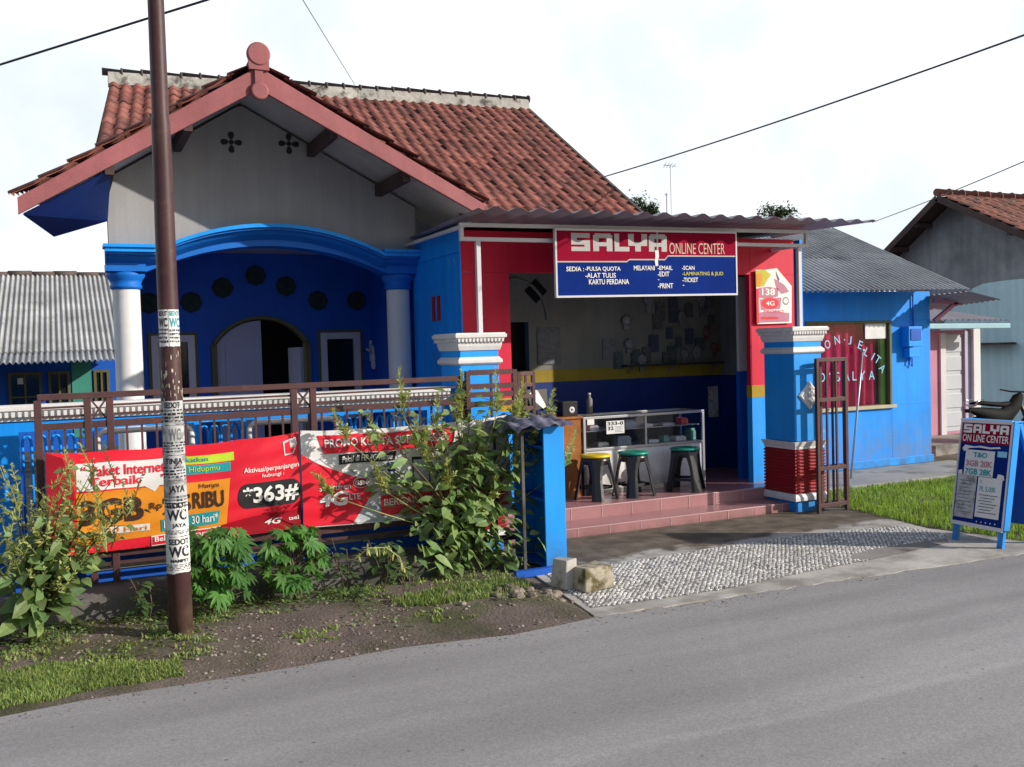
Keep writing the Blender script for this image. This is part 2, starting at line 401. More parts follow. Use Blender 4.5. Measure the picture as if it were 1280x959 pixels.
# ================================================================== GROUND
g = MB(); g.box(-400, 400, -400, 700, -1.0, -.02); o = g.build('ground', 'curb', kind='structure')
def ground_mat():
    m = pmat('dirt', (.155, .120, .104), .95, .32, 2.2, 45, 1.0, col2=(.085, .085, .045), c2scale=1.3, c2range=(.47, .62), bdist=.012); M['dirt'] = m
    m = pmat('asphalt', (.315, .303, .308), .88, .085, .45, 260, .35, spec=.25, bdist=.003)
    nt = m.node_tree; L = nt.links; b = nt.nodes['Principled BSDF']; src = b.inputs['Base Color'].links[0].from_socket
    geo = _n(nt, 'ShaderNodeNewGeometry')
    vo = _n(nt, 'ShaderNodeTexVoronoi'); vo.inputs['Scale'].default_value = 130; L.new(geo.outputs['Position'], vo.inputs['Vector'])
    sp = _n(nt, 'ShaderNodeSeparateColor'); L.new(vo.outputs['Color'], sp.inputs[0])
    rg = _n(nt, 'ShaderNodeMapRange'); L.new(sp.outputs[0], rg.inputs[0])
    for i, x in zip((1, 2, 3, 4), (0, 1, .84, 1.14)): rg.inputs[i].default_value = x
    v2 = _n(nt, 'ShaderNodeTexVoronoi'); v2.inputs['Scale'].default_value = 8; L.new(geo.outputs['Position'], v2.inputs['Vector'])
    pit = _n(nt, 'ShaderNodeMapRange'); L.new(v2.outputs['Distance'], pit.inputs[0])
    for i, x in zip((1, 2, 3, 4), (.03, .10, .5, 1)): pit.inputs[i].default_value = x
    s2 = _n(nt, 'ShaderNodeSeparateColor'); L.new(v2.outputs['Color'], s2.inputs[0])
    gt = _n(nt, 'ShaderNodeMath', operation='LESS_THAN'); L.new(s2.outputs[1], gt.inputs[0]); gt.inputs[1].default_value = .55
    pm = _n(nt, 'ShaderNodeMath', operation='MAXIMUM'); L.new(pit.outputs[0], pm.inputs[0]); L.new(gt.outputs[0], pm.inputs[1]); pit = pm
    # scuffed pale lines along the road
    mp = _n(nt, 'ShaderNodeMapping'); mp.inputs['Rotation'].default_value = (0, 0, R(5)); mp.inputs['Scale'].default_value = (.12, 1.0, 1); L.new(geo.outputs['Position'], mp.inputs[0])
    n1 = _n(nt, 'ShaderNodeTexNoise'); n1.inputs['Scale'].default_value = 2.2; n1.inputs['Detail'].default_value = 3; L.new(mp.outputs[0], n1.inputs['Vector'])
    r1 = _n(nt, 'ShaderNodeMapRange'); L.new(n1.outputs['Fac'], r1.inputs[0])
    for i, x in zip((1, 2, 3, 4), (.3, .7, .84, 1.10)): r1.inputs[i].default_value = x
    # pale wheel tracks, plus painted shadow bands of wires and trees: distance from a line
    sx = _n(nt, 'ShaderNodeSeparateXYZ'); L.new(geo.outputs['Position'], sx.inputs[0])
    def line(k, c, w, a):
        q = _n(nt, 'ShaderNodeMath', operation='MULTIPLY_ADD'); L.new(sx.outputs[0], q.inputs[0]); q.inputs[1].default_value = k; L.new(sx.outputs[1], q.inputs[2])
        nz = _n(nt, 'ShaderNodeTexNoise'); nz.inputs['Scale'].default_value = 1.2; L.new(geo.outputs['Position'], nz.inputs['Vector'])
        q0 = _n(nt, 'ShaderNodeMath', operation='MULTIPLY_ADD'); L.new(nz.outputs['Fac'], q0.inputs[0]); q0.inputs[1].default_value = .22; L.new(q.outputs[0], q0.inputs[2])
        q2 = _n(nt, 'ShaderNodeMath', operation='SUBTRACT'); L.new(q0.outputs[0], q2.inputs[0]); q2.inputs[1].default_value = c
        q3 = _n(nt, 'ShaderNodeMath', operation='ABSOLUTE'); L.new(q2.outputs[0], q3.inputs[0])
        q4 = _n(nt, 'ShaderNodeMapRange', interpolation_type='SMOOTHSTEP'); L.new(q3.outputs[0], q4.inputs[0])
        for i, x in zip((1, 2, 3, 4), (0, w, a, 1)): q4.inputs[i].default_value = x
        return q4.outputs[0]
    fac = None
    for s in (rg.outputs[0], pit.outputs[0], r1.outputs[0], line(.02, 3.55, .07, 1.12), line(-1.6, -.9, .09, 1.05), line(.0, 4.35, .16, .86), line(.01, 4.95, .22, .88)):  # the darker lines at the end are the painted shadow bands
        if fac is None: fac = s
        else:
            q = _n(nt, 'ShaderNodeMath', operation='MULTIPLY'); L.new(fac, q.inputs[0]); L.new(s, q.inputs[1]); fac = q.outputs[0]
    cb = _n(nt, 'ShaderNodeCombineXYZ')
    for i in range(3): L.new(fac, cb.inputs[i])
    mx = _n(nt, 'ShaderNodeMix', data_type='RGBA', blend_type='MULTIPLY'); mx.inputs[0].default_value = 1
    L.new(src, mx.inputs[6]); L.new(cb.outputs[0], mx.inputs[7]); L.new(mx.outputs[2], b.inputs['Base Color'])
    M['asphalt'] = m
    # apron concrete with a dark damp band near the steps
    m = pmat('apron', (.46, .435, .405), .85, .2, 2, 70, .4, col2=(.30, .28, .25), c2scale=3.2, c2range=(.47, .62), bdist=.004)
    nt = m.node_tree; L = nt.links; b = nt.nodes['Principled BSDF']; src = b.inputs['Base Color'].links[0].from_socket
    geo = _n(nt, 'ShaderNodeNewGeometry'); sx = _n(nt, 'ShaderNodeSeparateXYZ'); L.new(geo.outputs['Position'], sx.inputs[0])
    nz = _n(nt, 'ShaderNodeTexNoise'); nz.inputs['Scale'].default_value = 1.6; nz.inputs['Detail'].default_value = 6; nz.inputs['Roughness'].default_value = .65; L.new(geo.outputs['Position'], nz.inputs['Vector'])
    q = _n(nt, 'ShaderNodeMath', operation='MULTIPLY_ADD'); L.new(nz.outputs['Fac'], q.inputs[0]); q.inputs[1].default_value = 1.1; L.new(sx.outputs[1], q.inputs[2])
    q1 = _n(nt, 'ShaderNodeMath', operation='MULTIPLY_ADD'); L.new(sx.outputs[0], q1.inputs[0]); q1.inputs[1].default_value = -.03; L.new(q.outputs[0], q1.inputs[2])
    rg = _n(nt, 'ShaderNodeMapRange', interpolation_type='SMOOTHSTEP'); L.new(q1.outputs[0], rg.inputs[0])
    for i, x in zip((1, 2, 3, 4), (6.84, 7.02, 0, .95)): rg.inputs[i].default_value = x
    n3 = _n(nt, 'ShaderNodeTexNoise'); n3.inputs['Scale'].default_value = 5; n3.inputs['Detail'].default_value = 8; L.new(geo.outputs['Position'], n3.inputs['Vector'])
    dk = _n(nt, 'ShaderNodeMix', data_type='RGBA'); dk.inputs[6].default_value = (.085, .066, .048, 1); dk.inputs[7].default_value = (.21, .17, .13, 1)
    r3 = _n(nt, 'ShaderNodeMapRange'); L.new(n3.outputs['Fac'], r3.inputs[0]); r3.inputs[1].default_value = .4; r3.inputs[2].default_value = .75; L.new(r3.outputs[0], dk.inputs[0])
    mx = _n(nt, 'ShaderNodeMix', data_type='RGBA'); L.new(rg.outputs[0], mx.inputs[0]); L.new(src, mx.inputs[6]); L.new(dk.outputs[2], mx.inputs[7])
    L.new(mx.outputs[2], b.inputs['Base Color']); M['apron'] = m
    m = pmat('mortar', (.27, .25, .235), .9, .2, 2, 60, .4, col2=(.10, .085, .075), c2scale=2.4, c2range=(.55, .68)); M['mortar'] = m
ground_mat()
# the dirt verge and yard ground, uneven
vg = MB()
def hgt(x, y):
    import mathutils.noise as nz
    a = nz.noise(Vector((x * 1.3, y * 1.3, 1))) * .03 + nz.noise(Vector((x * 5, y * 5, 3))) * .012
    e = min(1, max(0, (y - 5.15) / .5))
    if 2.9 < x < 7.05: e *= min(1, max(0, abs(x - 5) - 2.0) / .2) if x < 3 else 0
    return .012 + max(-.008, a) * e + .035 * e * (1 if x < 3.0 else 0)
vg.smooth = True
vg.grid(lambda u, v: (-6 + 22 * u, 5.02 + 5.5 * v, hgt(-6 + 22 * u, 5.02 + 5.5 * v) - .012 * (v == 0)), 240, 60)
vg.build('verge', 'dirt', kind='structure')
rd = MB(); 
def edge(x): return 5.17 + .05 * math.sin(x * 1.7) * .5 + .03 * math.sin(x * 4.3 + 1) + .012 * math.sin(x * 13) - .02 * max(0, x - 3)
n = 300
top = [(-40 + 100 * i / n) for i in range(n + 1)]
b0 = rd.pts([(x, -6, .018) for x in top] + [(x, edge(x), .018) for x in top] + [(x, edge(x) + .03, -.01) for x in top])
for i in range(n):
    rd.face((b0 + i, b0 + i + 1, b0 + n + 2 + i, b0 + n + 1 + i)); rd.face((b0 + n + 1 + i, b0 + n + 2 + i, b0 + 2 * n + 3 + i, b0 + 2 * n + 2 + i))
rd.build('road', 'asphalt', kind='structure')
ap = MB(); random.seed(77)
apo = [(2.95 + .12 * i, 5.19 - .047 * .12 * i + random.uniform(-.022, .022)) for i in range(31)] + [(6.66, 5.02), (7.05, 5.05), (7.02, 5.6), (6.86, 6.1), (6.95, 6.6), (7.05, 7.1), (7.1, 7.38), (6.52, 7.445), (3.3, 7.445), (3.12, 6.4)]
nn = len(apo); b0 = ap.pts([(x, y, .0225) for x, y in apo] + [(x, y, -.01) for x, y in apo]); ap.face(range(b0, b0 + nn))
for i in range(nn): ap.face((b0 + i, b0 + nn + i, b0 + nn + (i + 1) % nn, b0 + (i + 1) % nn))
ap.build('concrete_ramp', 'apron', kind='structure')
ms = MB(); mo = [(3.03, 5.36), (3.6, 5.33), (4.05, 5.31), (4.8, 5.40), (5.6, 5.46), (6.5, 5.58), (6.78, 5.85), (6.72, 6.32), (5.8, 6.44), (4.7, 6.42), (3.9, 6.36), (3.20, 6.39)]
ms.poly([(x, y, .0265) for x, y in mo]); ms.build('mosaic_bed', 'mortar', kind='structure')
def inside(x, y, poly):
    c = False; j = len(poly) - 1
    for i in range(len(poly)):
        if (poly[i][1] > y) != (poly[j][1] > y) and x < (poly[j][0] - poly[i][0]) * (y - poly[i][1]) / (poly[j][1] - poly[i][1]) + poly[i][0]: c = not c
        j = i
    return c
ch = MB()
import mathutils.noise as mnz
yy = 5.33; row = 0
while yy < 6.46:
    xx = 3.0 + (row % 2) * .0205
    while xx < 6.8:
        x = xx + random.gauss(0, .004); y = yy + random.gauss(0, .0035)
        if inside(x, y, mo) and random.random() < .93 and mnz.noise(Vector((x * 1.5, y * 2.2, 5))) - .38 * max(0, x - 5.0) * (y < 5.75) < 9 and mnz.noise(Vector((x * 1.5, y * 2.2, 9))) * (x > 4.9 and y < 5.72) + .5 * max(0, x - 4.9) * max(0, 5.9 - y) < .30:
            a = R(38) + random.gauss(0, .15); l = random.uniform(.013, .019); w = random.uniform(.0065, .0105); h = .0285 + random.uniform(0, .0022)
            k = random.uniform(.42, .92); ch.tint = (k, k * .985, k * .95)
            ca, sa = math.cos(a), math.sin(a)
            q = lambda i, j, s, z: (x + s * (i * l * ca - j * w * sa), y + s * (i * l * sa + j * w * ca), z)
            c4 = ((-1, -1), (1, -1), (1, 1), (-1, 1))
            ch.hexa([q(i, j, 1.08, .026) for i, j in c4] + [q(i, j, .8, h) for i, j in c4])
        xx += .041
    yy += .0235; row += 1
ch.build('mosaic_chips', 'chip', kind='stuff')
st = MB(); st.box(7.25, 10.75, 8.15, 9.18, -.02, .06); st.build('pavement', 'concrete', kind='structure', bevel=.01)

# ================================================================== HOUSE
H = thing('house', 'blue house with arched porch, cream gable and red clay tile roof', 'house', (1.85, 9.3, 0))
GX0, GX1, GY = .41, 3.30, 9.30
def archz(x, base, apex, x0, x1):
    if x <= x0 or x >= x1: return base
    h = apex - base; w = (x1 - x0) / 2; r = (w * w + h * h) / (2 * h); c = (x0 + x1) / 2
    return apex - r + math.sqrt(max(0, r * r - (x - c) ** 2))
def rake(x):       # top of the porch roof at the gable
    return 4.20 - .632 * (1.6 - x) if x < 1.6 else 4.20 - .525 * (x - 1.6)
NX = 48
xs = [GX0 + (GX1 - GX0) * i / NX for i in range(NX + 1)]
gw = MB()
def strip(mb, lo, hi, y0, y1):
    b = mb.pts([(x, y0, lo(x)) for x in xs] + [(x, y0, hi(x)) for x in xs] + [(x, y1, lo(x)) for x in xs] + [(x, y1, hi(x)) for x in xs]); k = NX + 1
    for i in range(NX):
        mb.face((b + i, b + i + 1, b + k + i + 1, b + k + i)); mb.face((b + 3 * k + i, b + 3 * k + i + 1, b + 2 * k + i + 1, b + 2 * k + i))
        mb.face((b + i, b + 2 * k + i, b + 2 * k + i + 1, b + i + 1)); mb.face((b + k + i, b + k + i + 1, b + 3 * k + i + 1, b + 3 * k + i))
    mb.face((b, b + k, b + 3 * k, b + 2 * k)); mb.face((b + NX, b + 2 * k + NX, b + 3 * k + NX, b + k + NX))
strip(gw, lambda x: archz(x, 2.69, 2.93, .80, 2.90), lambda x: rake(x) - .13, GY, GY + .18)
gw.build('gable_wall', 'cream', H)
# beam under the gable with the arch, and stepped cornice following it
bm_ = MB(); strip(bm_, lambda x: archz(x, 2.50, 2.755, .72, 2.98), lambda x: archz(x, 2.69, 2.93, .80, 2.90) - .002, GY - .01, GY + .22); bm_.build('arch_beam', 'blue_shaded', H)
co = MB()
cxs = [.37, .79, .80] + [.80 + 2.1 * i / 40 for i in range(1, 40)] + [2.90, 2.91, 3.42]
prof = [(.015, .0), (.20, .0), (.20, -.035), (.17, -.035), (.17, -.055), (.13, -.06), (.10, -.09), (.06, -.11), (.015, -.13)]
rows = []
for x in cxs:
    z = archz(x, 2.695, 2.945, .80, 2.90); rows.append(co.pts([(x, GY - a, z + b) for a, b in prof]))
for i in range(len(cxs) - 1):
    for k in range(len(prof) - 1): co.cm = int(k > 1); co.face((rows[i] + k, rows[i] + k + 1, rows[i + 1] + k + 1, rows[i + 1] + k))  # top edge in plain blue, profile below in the blue with painted shade
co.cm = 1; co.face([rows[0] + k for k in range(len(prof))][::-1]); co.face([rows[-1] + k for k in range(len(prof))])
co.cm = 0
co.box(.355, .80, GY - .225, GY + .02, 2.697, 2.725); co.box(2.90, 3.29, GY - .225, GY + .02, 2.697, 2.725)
co.build('cornice', ['blue', 'blue_shaded'], H)
for cx_ in (.545, 3.135):
    c_ = MB(); cy_ = 9.43
    c_.lathe((cx_, cy_, 0), [(.150, .2), (.150, .32), (.120, .36), (.118, 2.36), (.118, 2.365)], 32)
    col_ = c_.build('column', 'white', H, label='white round porch column')
    c2 = MB(); c2.lathe((cx_, cy_, 0), [(.124, 2.345), (.138, 2.36), (.138, 2.385), (.128, 2.39), (.142, 2.43), (.166, 2.465), (.166, 2.50)], 32)
    c2.box(cx_ - .168, cx_ + .164, cy_ - .168, cy_ + .17, 2.502, 2.58); c2.build('capital', 'blue_shaded', col_)
# porch room
BY = 11.0
bw = MB()
# back wall with openings: window L, door arch, window R  (cells butted)
def wallcells(mb, y0, y1, xa, xb, za, zb, holes):
    xsn = sorted({xa, xb} | {h[0] for h in holes} | {h[1] for h in holes}); zsn = sorted({za, zb} | {h[2] for h in holes} | {h[3] for h in holes})
    for i in range(len(xsn) - 1):
        for j in range(len(zsn) - 1):
            cx_, cz_ = (xsn[i] + xsn[i + 1]) / 2, (zsn[j] + zsn[j + 1]) / 2
            if not any(h[0] < cx_ < h[1] and h[2] < cz_ < h[3] for h in holes): mb.box(xsn[i], xsn[i + 1], y0, y1, zsn[j], zsn[j + 1])
wallcells(bw, BY, BY + .15, .66, 3.44, .2, 3.0, [(.86, 1.31, .95, 1.96), (1.50, 2.56, .2, 2.13), (2.70, 3.17, .95, 1.96)])
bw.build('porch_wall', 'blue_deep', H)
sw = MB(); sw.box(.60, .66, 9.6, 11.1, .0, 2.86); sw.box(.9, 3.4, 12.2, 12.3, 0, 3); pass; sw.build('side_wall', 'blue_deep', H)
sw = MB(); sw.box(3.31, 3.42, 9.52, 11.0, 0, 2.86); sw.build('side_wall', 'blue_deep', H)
fl = MB(); fl.box(.3, 3.3, 8.9, 12.0, -.01, .2); fl.build('porch_floor', 'pink_tile', H)
ce = MB(); ce.box(.60, 3.4, 9.53, 12.2, 2.86, 2.92); ce.build('porch_ceiling', 'soffit', H)
dr = MB(); dr.box(1.3, 2.9, 12.05, 12.1, .2, 2.4); dr.build('dark_hall', 'dark_room', H)
# arched double door
df = MB(); dxs = [1.50 + 1.06 * i / 24 for i in range(25)]
da = lambda x, t: archz(x, 1.84 - t * .4, 2.16 - t, 1.48 + t, 2.58 - t)
b0 = df.pts([(x, BY - .03, da(x, .0)) for x in dxs] + [(x, BY - .03, min(da(x, .035), da(x, 0) - .035)) for x in dxs] + [(x, BY + .12, min(da(x, .035), da(x, 0) - .035)) for x in dxs])
for i in range(24):
    df.face((b0 + 25 + i, b0 + 26 + i, b0 + 1 + i, b0 + i)); df.face((b0 + 50 + i, b0 + 51 + i, b0 + 26 + i, b0 + 25 + i))
df.box(1.48, 1.54, BY - .03, BY + .12, .2, 1.85); df.box(2.52, 2.58, BY - .03, BY + .12, .2, 1.85)
door = df.build('door', 'olive', H, label='arched double door, one white leaf shut and the other open')
# spandrel pieces between square hole and arch
for rg_ in (range(0, 12), range(12, 24)):
    sp = MB(); b0 = sp.pts([(x, BY + .004, da(x, 0) - .002) for x in dxs] + [(x, BY + .004, 2.135) for x in dxs])
    for i in rg_:
        if da(dxs[i], 0) < 2.13 or da(dxs[i + 1], 0) < 2.13: sp.face((b0 + i, b0 + 1 + i, b0 + 26 + i, b0 + 25 + i))
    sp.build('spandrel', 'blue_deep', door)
lf = MB(); lxs = [1.545 + .49 * i / 12 for i in range(13)]
def leafshape(mb, inset, y0, y1):
    l2 = [1.545 + inset + (.49 - 2 * inset) * i / 12 for i in range(13)]
    mb.extrude_xz([(l2[0], .2 + inset)] + [(x, da(x, .05) - inset) for x in l2] + [(l2[-1], .2 + inset)], y0, y1)
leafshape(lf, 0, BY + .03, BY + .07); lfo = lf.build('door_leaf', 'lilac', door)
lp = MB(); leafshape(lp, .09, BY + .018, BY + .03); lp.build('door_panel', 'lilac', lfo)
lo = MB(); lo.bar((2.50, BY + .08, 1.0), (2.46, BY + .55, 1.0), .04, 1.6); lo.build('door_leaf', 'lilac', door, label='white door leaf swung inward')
for x0, x1, nm in ((.86, 1.31, 0), (2.70, 3.17, 1)):
    w = MB(); t = .075
    w.box(x0, x0 + t, BY - .025, BY + .08, .95, 1.96); w.box(x1 - t, x1, BY - .025, BY + .08, .95, 1.96)
    w.box(x0 + t, x1 - t, BY - .025, BY + .08, 1.96 - t, 1.96); w.box(x0 + t, x1 - t, BY - .025, BY + .08, .95, .95 + t)
    wo = w.build('window', 'white_frame', H, bevel=.004)
    e = MB(); e.box(x0 - .03, x0 - .002, BY - .015, BY + .02, .93, 1.99); e.box(x1 + .002, x1 + .03, BY - .015, BY + .02, .93, 1.99); e.box(x0 - .002, x1 + .002, BY - .015, BY + .02, 1.962, 1.99); e.build('frame', 'olive', wo)
    p = MB(); p.box(x0 + t, x1 - t, BY + .03, BY + .04, .95 + t, 1.96 - t); p.build('pane', 'dark_glass', wo)
for vx, vz in ((.864, 2.311), (1.291, 2.318), (1.627, 2.476), (1.989, 2.611), (2.324, 2.495), (2.685, 2.33), (3.14, 2.329)):
    v = MB()
    v.lathe((vx, BY - .02, vz), [(.115, .018), (.115, .0), (.09, .0), (.085, .016)], 8, 'y')
    for k in range(4):
        a = math.pi / 4 + k * math.pi / 2; v.bar((vx, BY - .012, vz), (vx + .09 * math.cos(a), BY - .012, vz + .09 * math.sin(a)), .018, .014, (0, 1, 0))
    v.build('vent', 'vent_dark', H)
for vx, vz in ((1.506, 3.716), (2.044, 3.736)):
    v = MB()
    for k in range(4):
        a = k * math.pi / 2; ca, sa = math.cos(a), math.sin(a)
        pts = []
        for t in range(12):
            q = 2 * math.pi * t / 12; r, w = .062 + .036 * math.cos(q), .026 * math.sin(q) * (1 + .3 * math.cos(q)); pts.append((vx + r * ca - w * sa, vz + r * sa + w * ca))
        v.extrude_xz(pts, GY - .008, GY + .02)
    v.lathe((vx, GY - .01, vz), [(.022, .02), (.022, 0), (.013, 0)], 12, 'y')
    v.build('vent', 'ink', H, label='dark flower-shaped vent in the gable')
# porch wall lamp
lm = MB(); lm.box(3.28, 3.325, BY - .03, BY, 1.62, 1.86); lm.tube([(3.30, BY - .03, 1.80), (3.30, BY - .09, 1.78), (3.30, BY - .10, 1.70)], .014, 8); lm.lathe((3.30, BY - .10, 1.52), [(.02, 0), (.035, .03), (.03, .16), (.012, .18)], 12)
lm.tube([(3.30, BY - .05, 1.72), (3.22, BY - .08, 1.76)], .012); lm.build('wall_lamp', 'white_frame', H)
# porch roof: two thin slopes, fascia, tiles
FY, BKY = 8.40, 11.3
def slope_pt(x, y): return Vector((x, y, rake(x)))
EL, ER = -.27, 3.66
for sgn, xe in ((-1, EL), (1, ER)):
    u = MB()
    xr = 1.6
    yb = 9.5 if sgn < 0 else 9.9
    if sgn < 0: bot = [(xe, FY + .01), (xr, FY + .01), (xr, BKY), (.38, 10.1), (.02, 9.35)]
    else: bot = [(xr, FY + .01), (xe, FY + .01), (xe, 9.6), (xr, BKY)]
    n_ = len(bot); b0 = u.pts([(x, y, rake(x) - .10) for x, y in bot] + [(x, y, rake(x) - .03) for x, y in bot])
    u.face(range(b0 + n_ - 1, b0 - 1, -1)); u.face(range(b0 + n_, b0 + 2 * n_))
    for i in range(n_): u.face((b0 + i, b0 + (i + 1) % n_, b0 + n_ + (i + 1) % n_, b0 + n_ + i))
    u.build('roof_deck', 'soffit', H)
    t = MB()
    if sgn < 0: P = quadP((1.58, 8.33, rake(1.58)), (1.58, 10.9, rake(1.58)), (.05, 9.35, rake(.05)), (EL - .05, 8.33, rake(EL - .05)))
    else: P = quadP((1.62, 10.9, rake(1.62)), (1.62, 8.33, rake(1.62)), (ER + .03, 8.33, rake(ER + .03)), (ER + .03, 9.7, rake(ER + .03)))
    tiles(t, P, 12, 9, .02, .028); t.build('roof_tiles', 'tile', H)
    # fascia board
    f = MB(); z = lambda x: rake(x) - .035
    f.hexa([(xr, FY - .05, z(xr) - .19), (xe, FY - .05, z(xe) - .13), (xe, FY - .01, z(xe) - .13), (xr, FY - .01, z(xr) - .19),
            (xr, FY - .05, z(xr)), (xe, FY - .05, z(xe)), (xe, FY - .01, z(xe)), (xr, FY - .01, z(xr))]); f.build('fascia', 'fascia', H, bevel=.004)
    for px_ in ((.40, 1.02) if sgn < 0 else (2.25, 2.92)):
        pb = MB(); z_ = rake(px_) - .105; pb.box(px_ - .035, px_ + .035, FY + .02, GY + .05, z_ - .11 - .022, z_ - .022)
        pb.build('purlin', 'timber', H)
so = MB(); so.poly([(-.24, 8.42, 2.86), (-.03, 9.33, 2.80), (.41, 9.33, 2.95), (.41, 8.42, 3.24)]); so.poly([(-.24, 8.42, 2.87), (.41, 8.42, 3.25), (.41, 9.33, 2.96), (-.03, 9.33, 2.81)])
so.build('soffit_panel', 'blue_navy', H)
kp = MB(); kp.box(1.565, 1.635, FY - .075, FY - .052, 3.98, 4.16); kp.lathe((1.6, FY - .08, 3.955), [(.075, .03), (.075, 0), (.06, -.006)], 24, 'y')
kp.build('king_post', 'fascia', H)
fn = MB(); fn.lathe((1.6, FY - .09, 4.262), [(.092, .05), (.098, .04), (.098, 0), (.085, -.008)], 28, 'y'); fn.box(1.515, 1.685, FY - .088, FY - .042, 4.13, 4.262); fn.build('finial', 'fascia', H)
rc = MB()
for i in range(9):
    y0 = FY - .02 + i * .31; rc.lathe((1.6, y0, 4.18), [(.085, 0), (.075, .31)], 14, 'y')
rc.build('ridge_cap', 'ridge_tile', H)
# main roof
RA, RB, ED, EC = (.60, 11.7, 4.81), (5.76, 11.7, 4.94), (.20, 8.75, 2.92), (5.74, 8.72, 3.02)
mt = MB(); tiles(mt, quadP(RA, RB, EC, ED), 41, 21, .023, .024, lambda p: p.x < 3.55 and p.y < 10.15); mt.build('roof_tiles', 'tile', H, label='main roof slope of wavy red clay tiles')
md = MB(); md.poly([RA, RB, (5.74, 8.75, 2.96), (3.6, 8.75, 2.93), (3.6, 9.95, 3.70), (.32, 9.95, 3.60)]); md.poly([RA, (1.0, 14.8, 2.9), (5.7, 14.8, 2.95), RB]); md.build('roof_deck', 'timber', H)
vt = MB(); vt.hexa([(5.75, 8.72, 2.93), (5.79, 8.72, 2.93), (5.81, 11.7, 4.86), (5.77, 11.7, 4.86), (5.75, 8.72, 3.05), (5.79, 8.72, 3.05), (5.81, 11.7, 4.97), (5.77, 11.7, 4.97)]); vt.build('verge_board', 'ridge_tile', H)
rm = MB(); rm.smooth = False
rm.hexa([(.58, 11.63, 4.78), (5.80, 11.63, 4.91), (5.80, 11.78, 4.91), (.58, 11.78, 4.78), (.58, 11.66, 4.925), (5.80, 11.66, 5.055), (5.80, 11.75, 5.055), (.58, 11.75, 4.925)]); rm.build('ridge_mortar', 'ridge_mortar', H)
rt = MB()
for i in range(25):
    x = .52 + i * .212; z = 4.935 + .13 * i / 25 + random.uniform(-.008, .008)
    rt.lathe((x, 11.70, z), [(.042, 0), (.036, .19), (.055, .192), (.055, .214)], 10, 'x')
rt.build('ridge_cap', 'ridge_tile', H)
mwl = MB(); mwl.box(3.45, 5.6, 10.2, 10.35, 0, 3.6); mwl.box(5.45, 5.6, 10.35, 14, 0, 3.4); mwl.build('main_wall', 'cream', H)

# ================================================================== SHOP
S = thing('shop', 'small internet shop with red front, blue side and open counter bay', 'shop', (5.2, 8.1, 0))
SX0, SX1, SY, SB = 3.30, 7.16, 8.10, 9.40
f = MB(); wallcells(f, SY, SY + .07, SX0, SX1, .2, 2.80, [(3.78, 6.57, .2, 2.42)])
f.build('front_wall', 'red', S, bevel=.004)
# blue lower part and yellow band on both piers (thin facings, proud)
for xa, xb in ((3.302, 3.78), (6.57, 7.158)):
    b = MB(); b.box(xa - .008 * (xa > 6), xb + .002, SY - .006, SY + .075, .201, 1.13); b.build('pier_base', 'blue', S)
    y = MB(); y.box(xa - .010 * (xa > 6), xb + .004, SY - .009, SY + .077, 1.131, 1.255); y.build('yellow_band', 'yellow_band', S)
rt_ = MB(); rt_.box(6.562, 6.569, SY + .004, SY + .069, 1.256, 2.418); rt_.build('reveal', 'red', S)
s_ = MB(); s_.box(SX0 - .012, SX0 + .10, SY + .002, SB, .0, 2.60); s_.box(SX0 - .02, SX0 + .10, SY + .002, SB, 2.60, 2.80)
s_.build('side_wall', 'blue_wall', S, bevel=.006)
for y in (8.62, 8.76):
    w2 = MB(); w2.box(SX0 - .022, SX0 - .006, y, y + .075, 2.00, 2.24)
    w2.build('side_vent', 'red_rib', S, label='small red slot in the blue side wall')
bk = MB(); wallcells(bk, SB, SB + .1, SX0 + .1, SX1 + .6, 1.47, 2.8, [(4.33, 4.6, 1.47, 2.0)]); bk.build('back_wall', 'inner_wall', S)
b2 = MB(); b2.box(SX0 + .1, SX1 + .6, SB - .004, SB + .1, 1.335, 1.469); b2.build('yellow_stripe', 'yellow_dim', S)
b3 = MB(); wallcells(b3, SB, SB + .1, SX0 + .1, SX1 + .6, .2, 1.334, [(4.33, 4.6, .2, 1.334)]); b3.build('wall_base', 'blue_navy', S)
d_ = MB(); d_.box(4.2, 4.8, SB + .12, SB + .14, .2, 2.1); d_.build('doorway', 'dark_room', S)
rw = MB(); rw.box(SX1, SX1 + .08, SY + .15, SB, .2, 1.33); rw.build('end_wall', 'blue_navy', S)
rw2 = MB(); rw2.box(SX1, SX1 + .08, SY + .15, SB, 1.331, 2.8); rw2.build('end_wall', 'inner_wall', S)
ow = MB(); ow.box(SX1 + .085, SX1 + .12, SY, SB, 0, 2.8); ow.build('outer_wall', 'blue_wall', S)
jl = MB(); jl.box(6.66, 6.79, 8.42, 8.46, 1.40, 2.42); jl.build('door_jamb', 'white_frame', S)
jl = MB(); jl.box(6.655, 6.795, 8.41, 8.47, .21, 1.399); jl.build('door_jamb', 'blue_deep', S)
cl = MB(); cl.box(SX0 + .1, SX1, SY + .15, SB, 2.62, 2.66); cl.build('shop_ceiling', 'inner_wall', S)
dv = MB(); dv.lathe((4.70, SB - .012, 2.335), [(.135, .012), (.135, 0), (.11, 0)], 4, 'y'); dv.build('vent', 'dark_room', S, label='dark diamond vent high on the back wall')
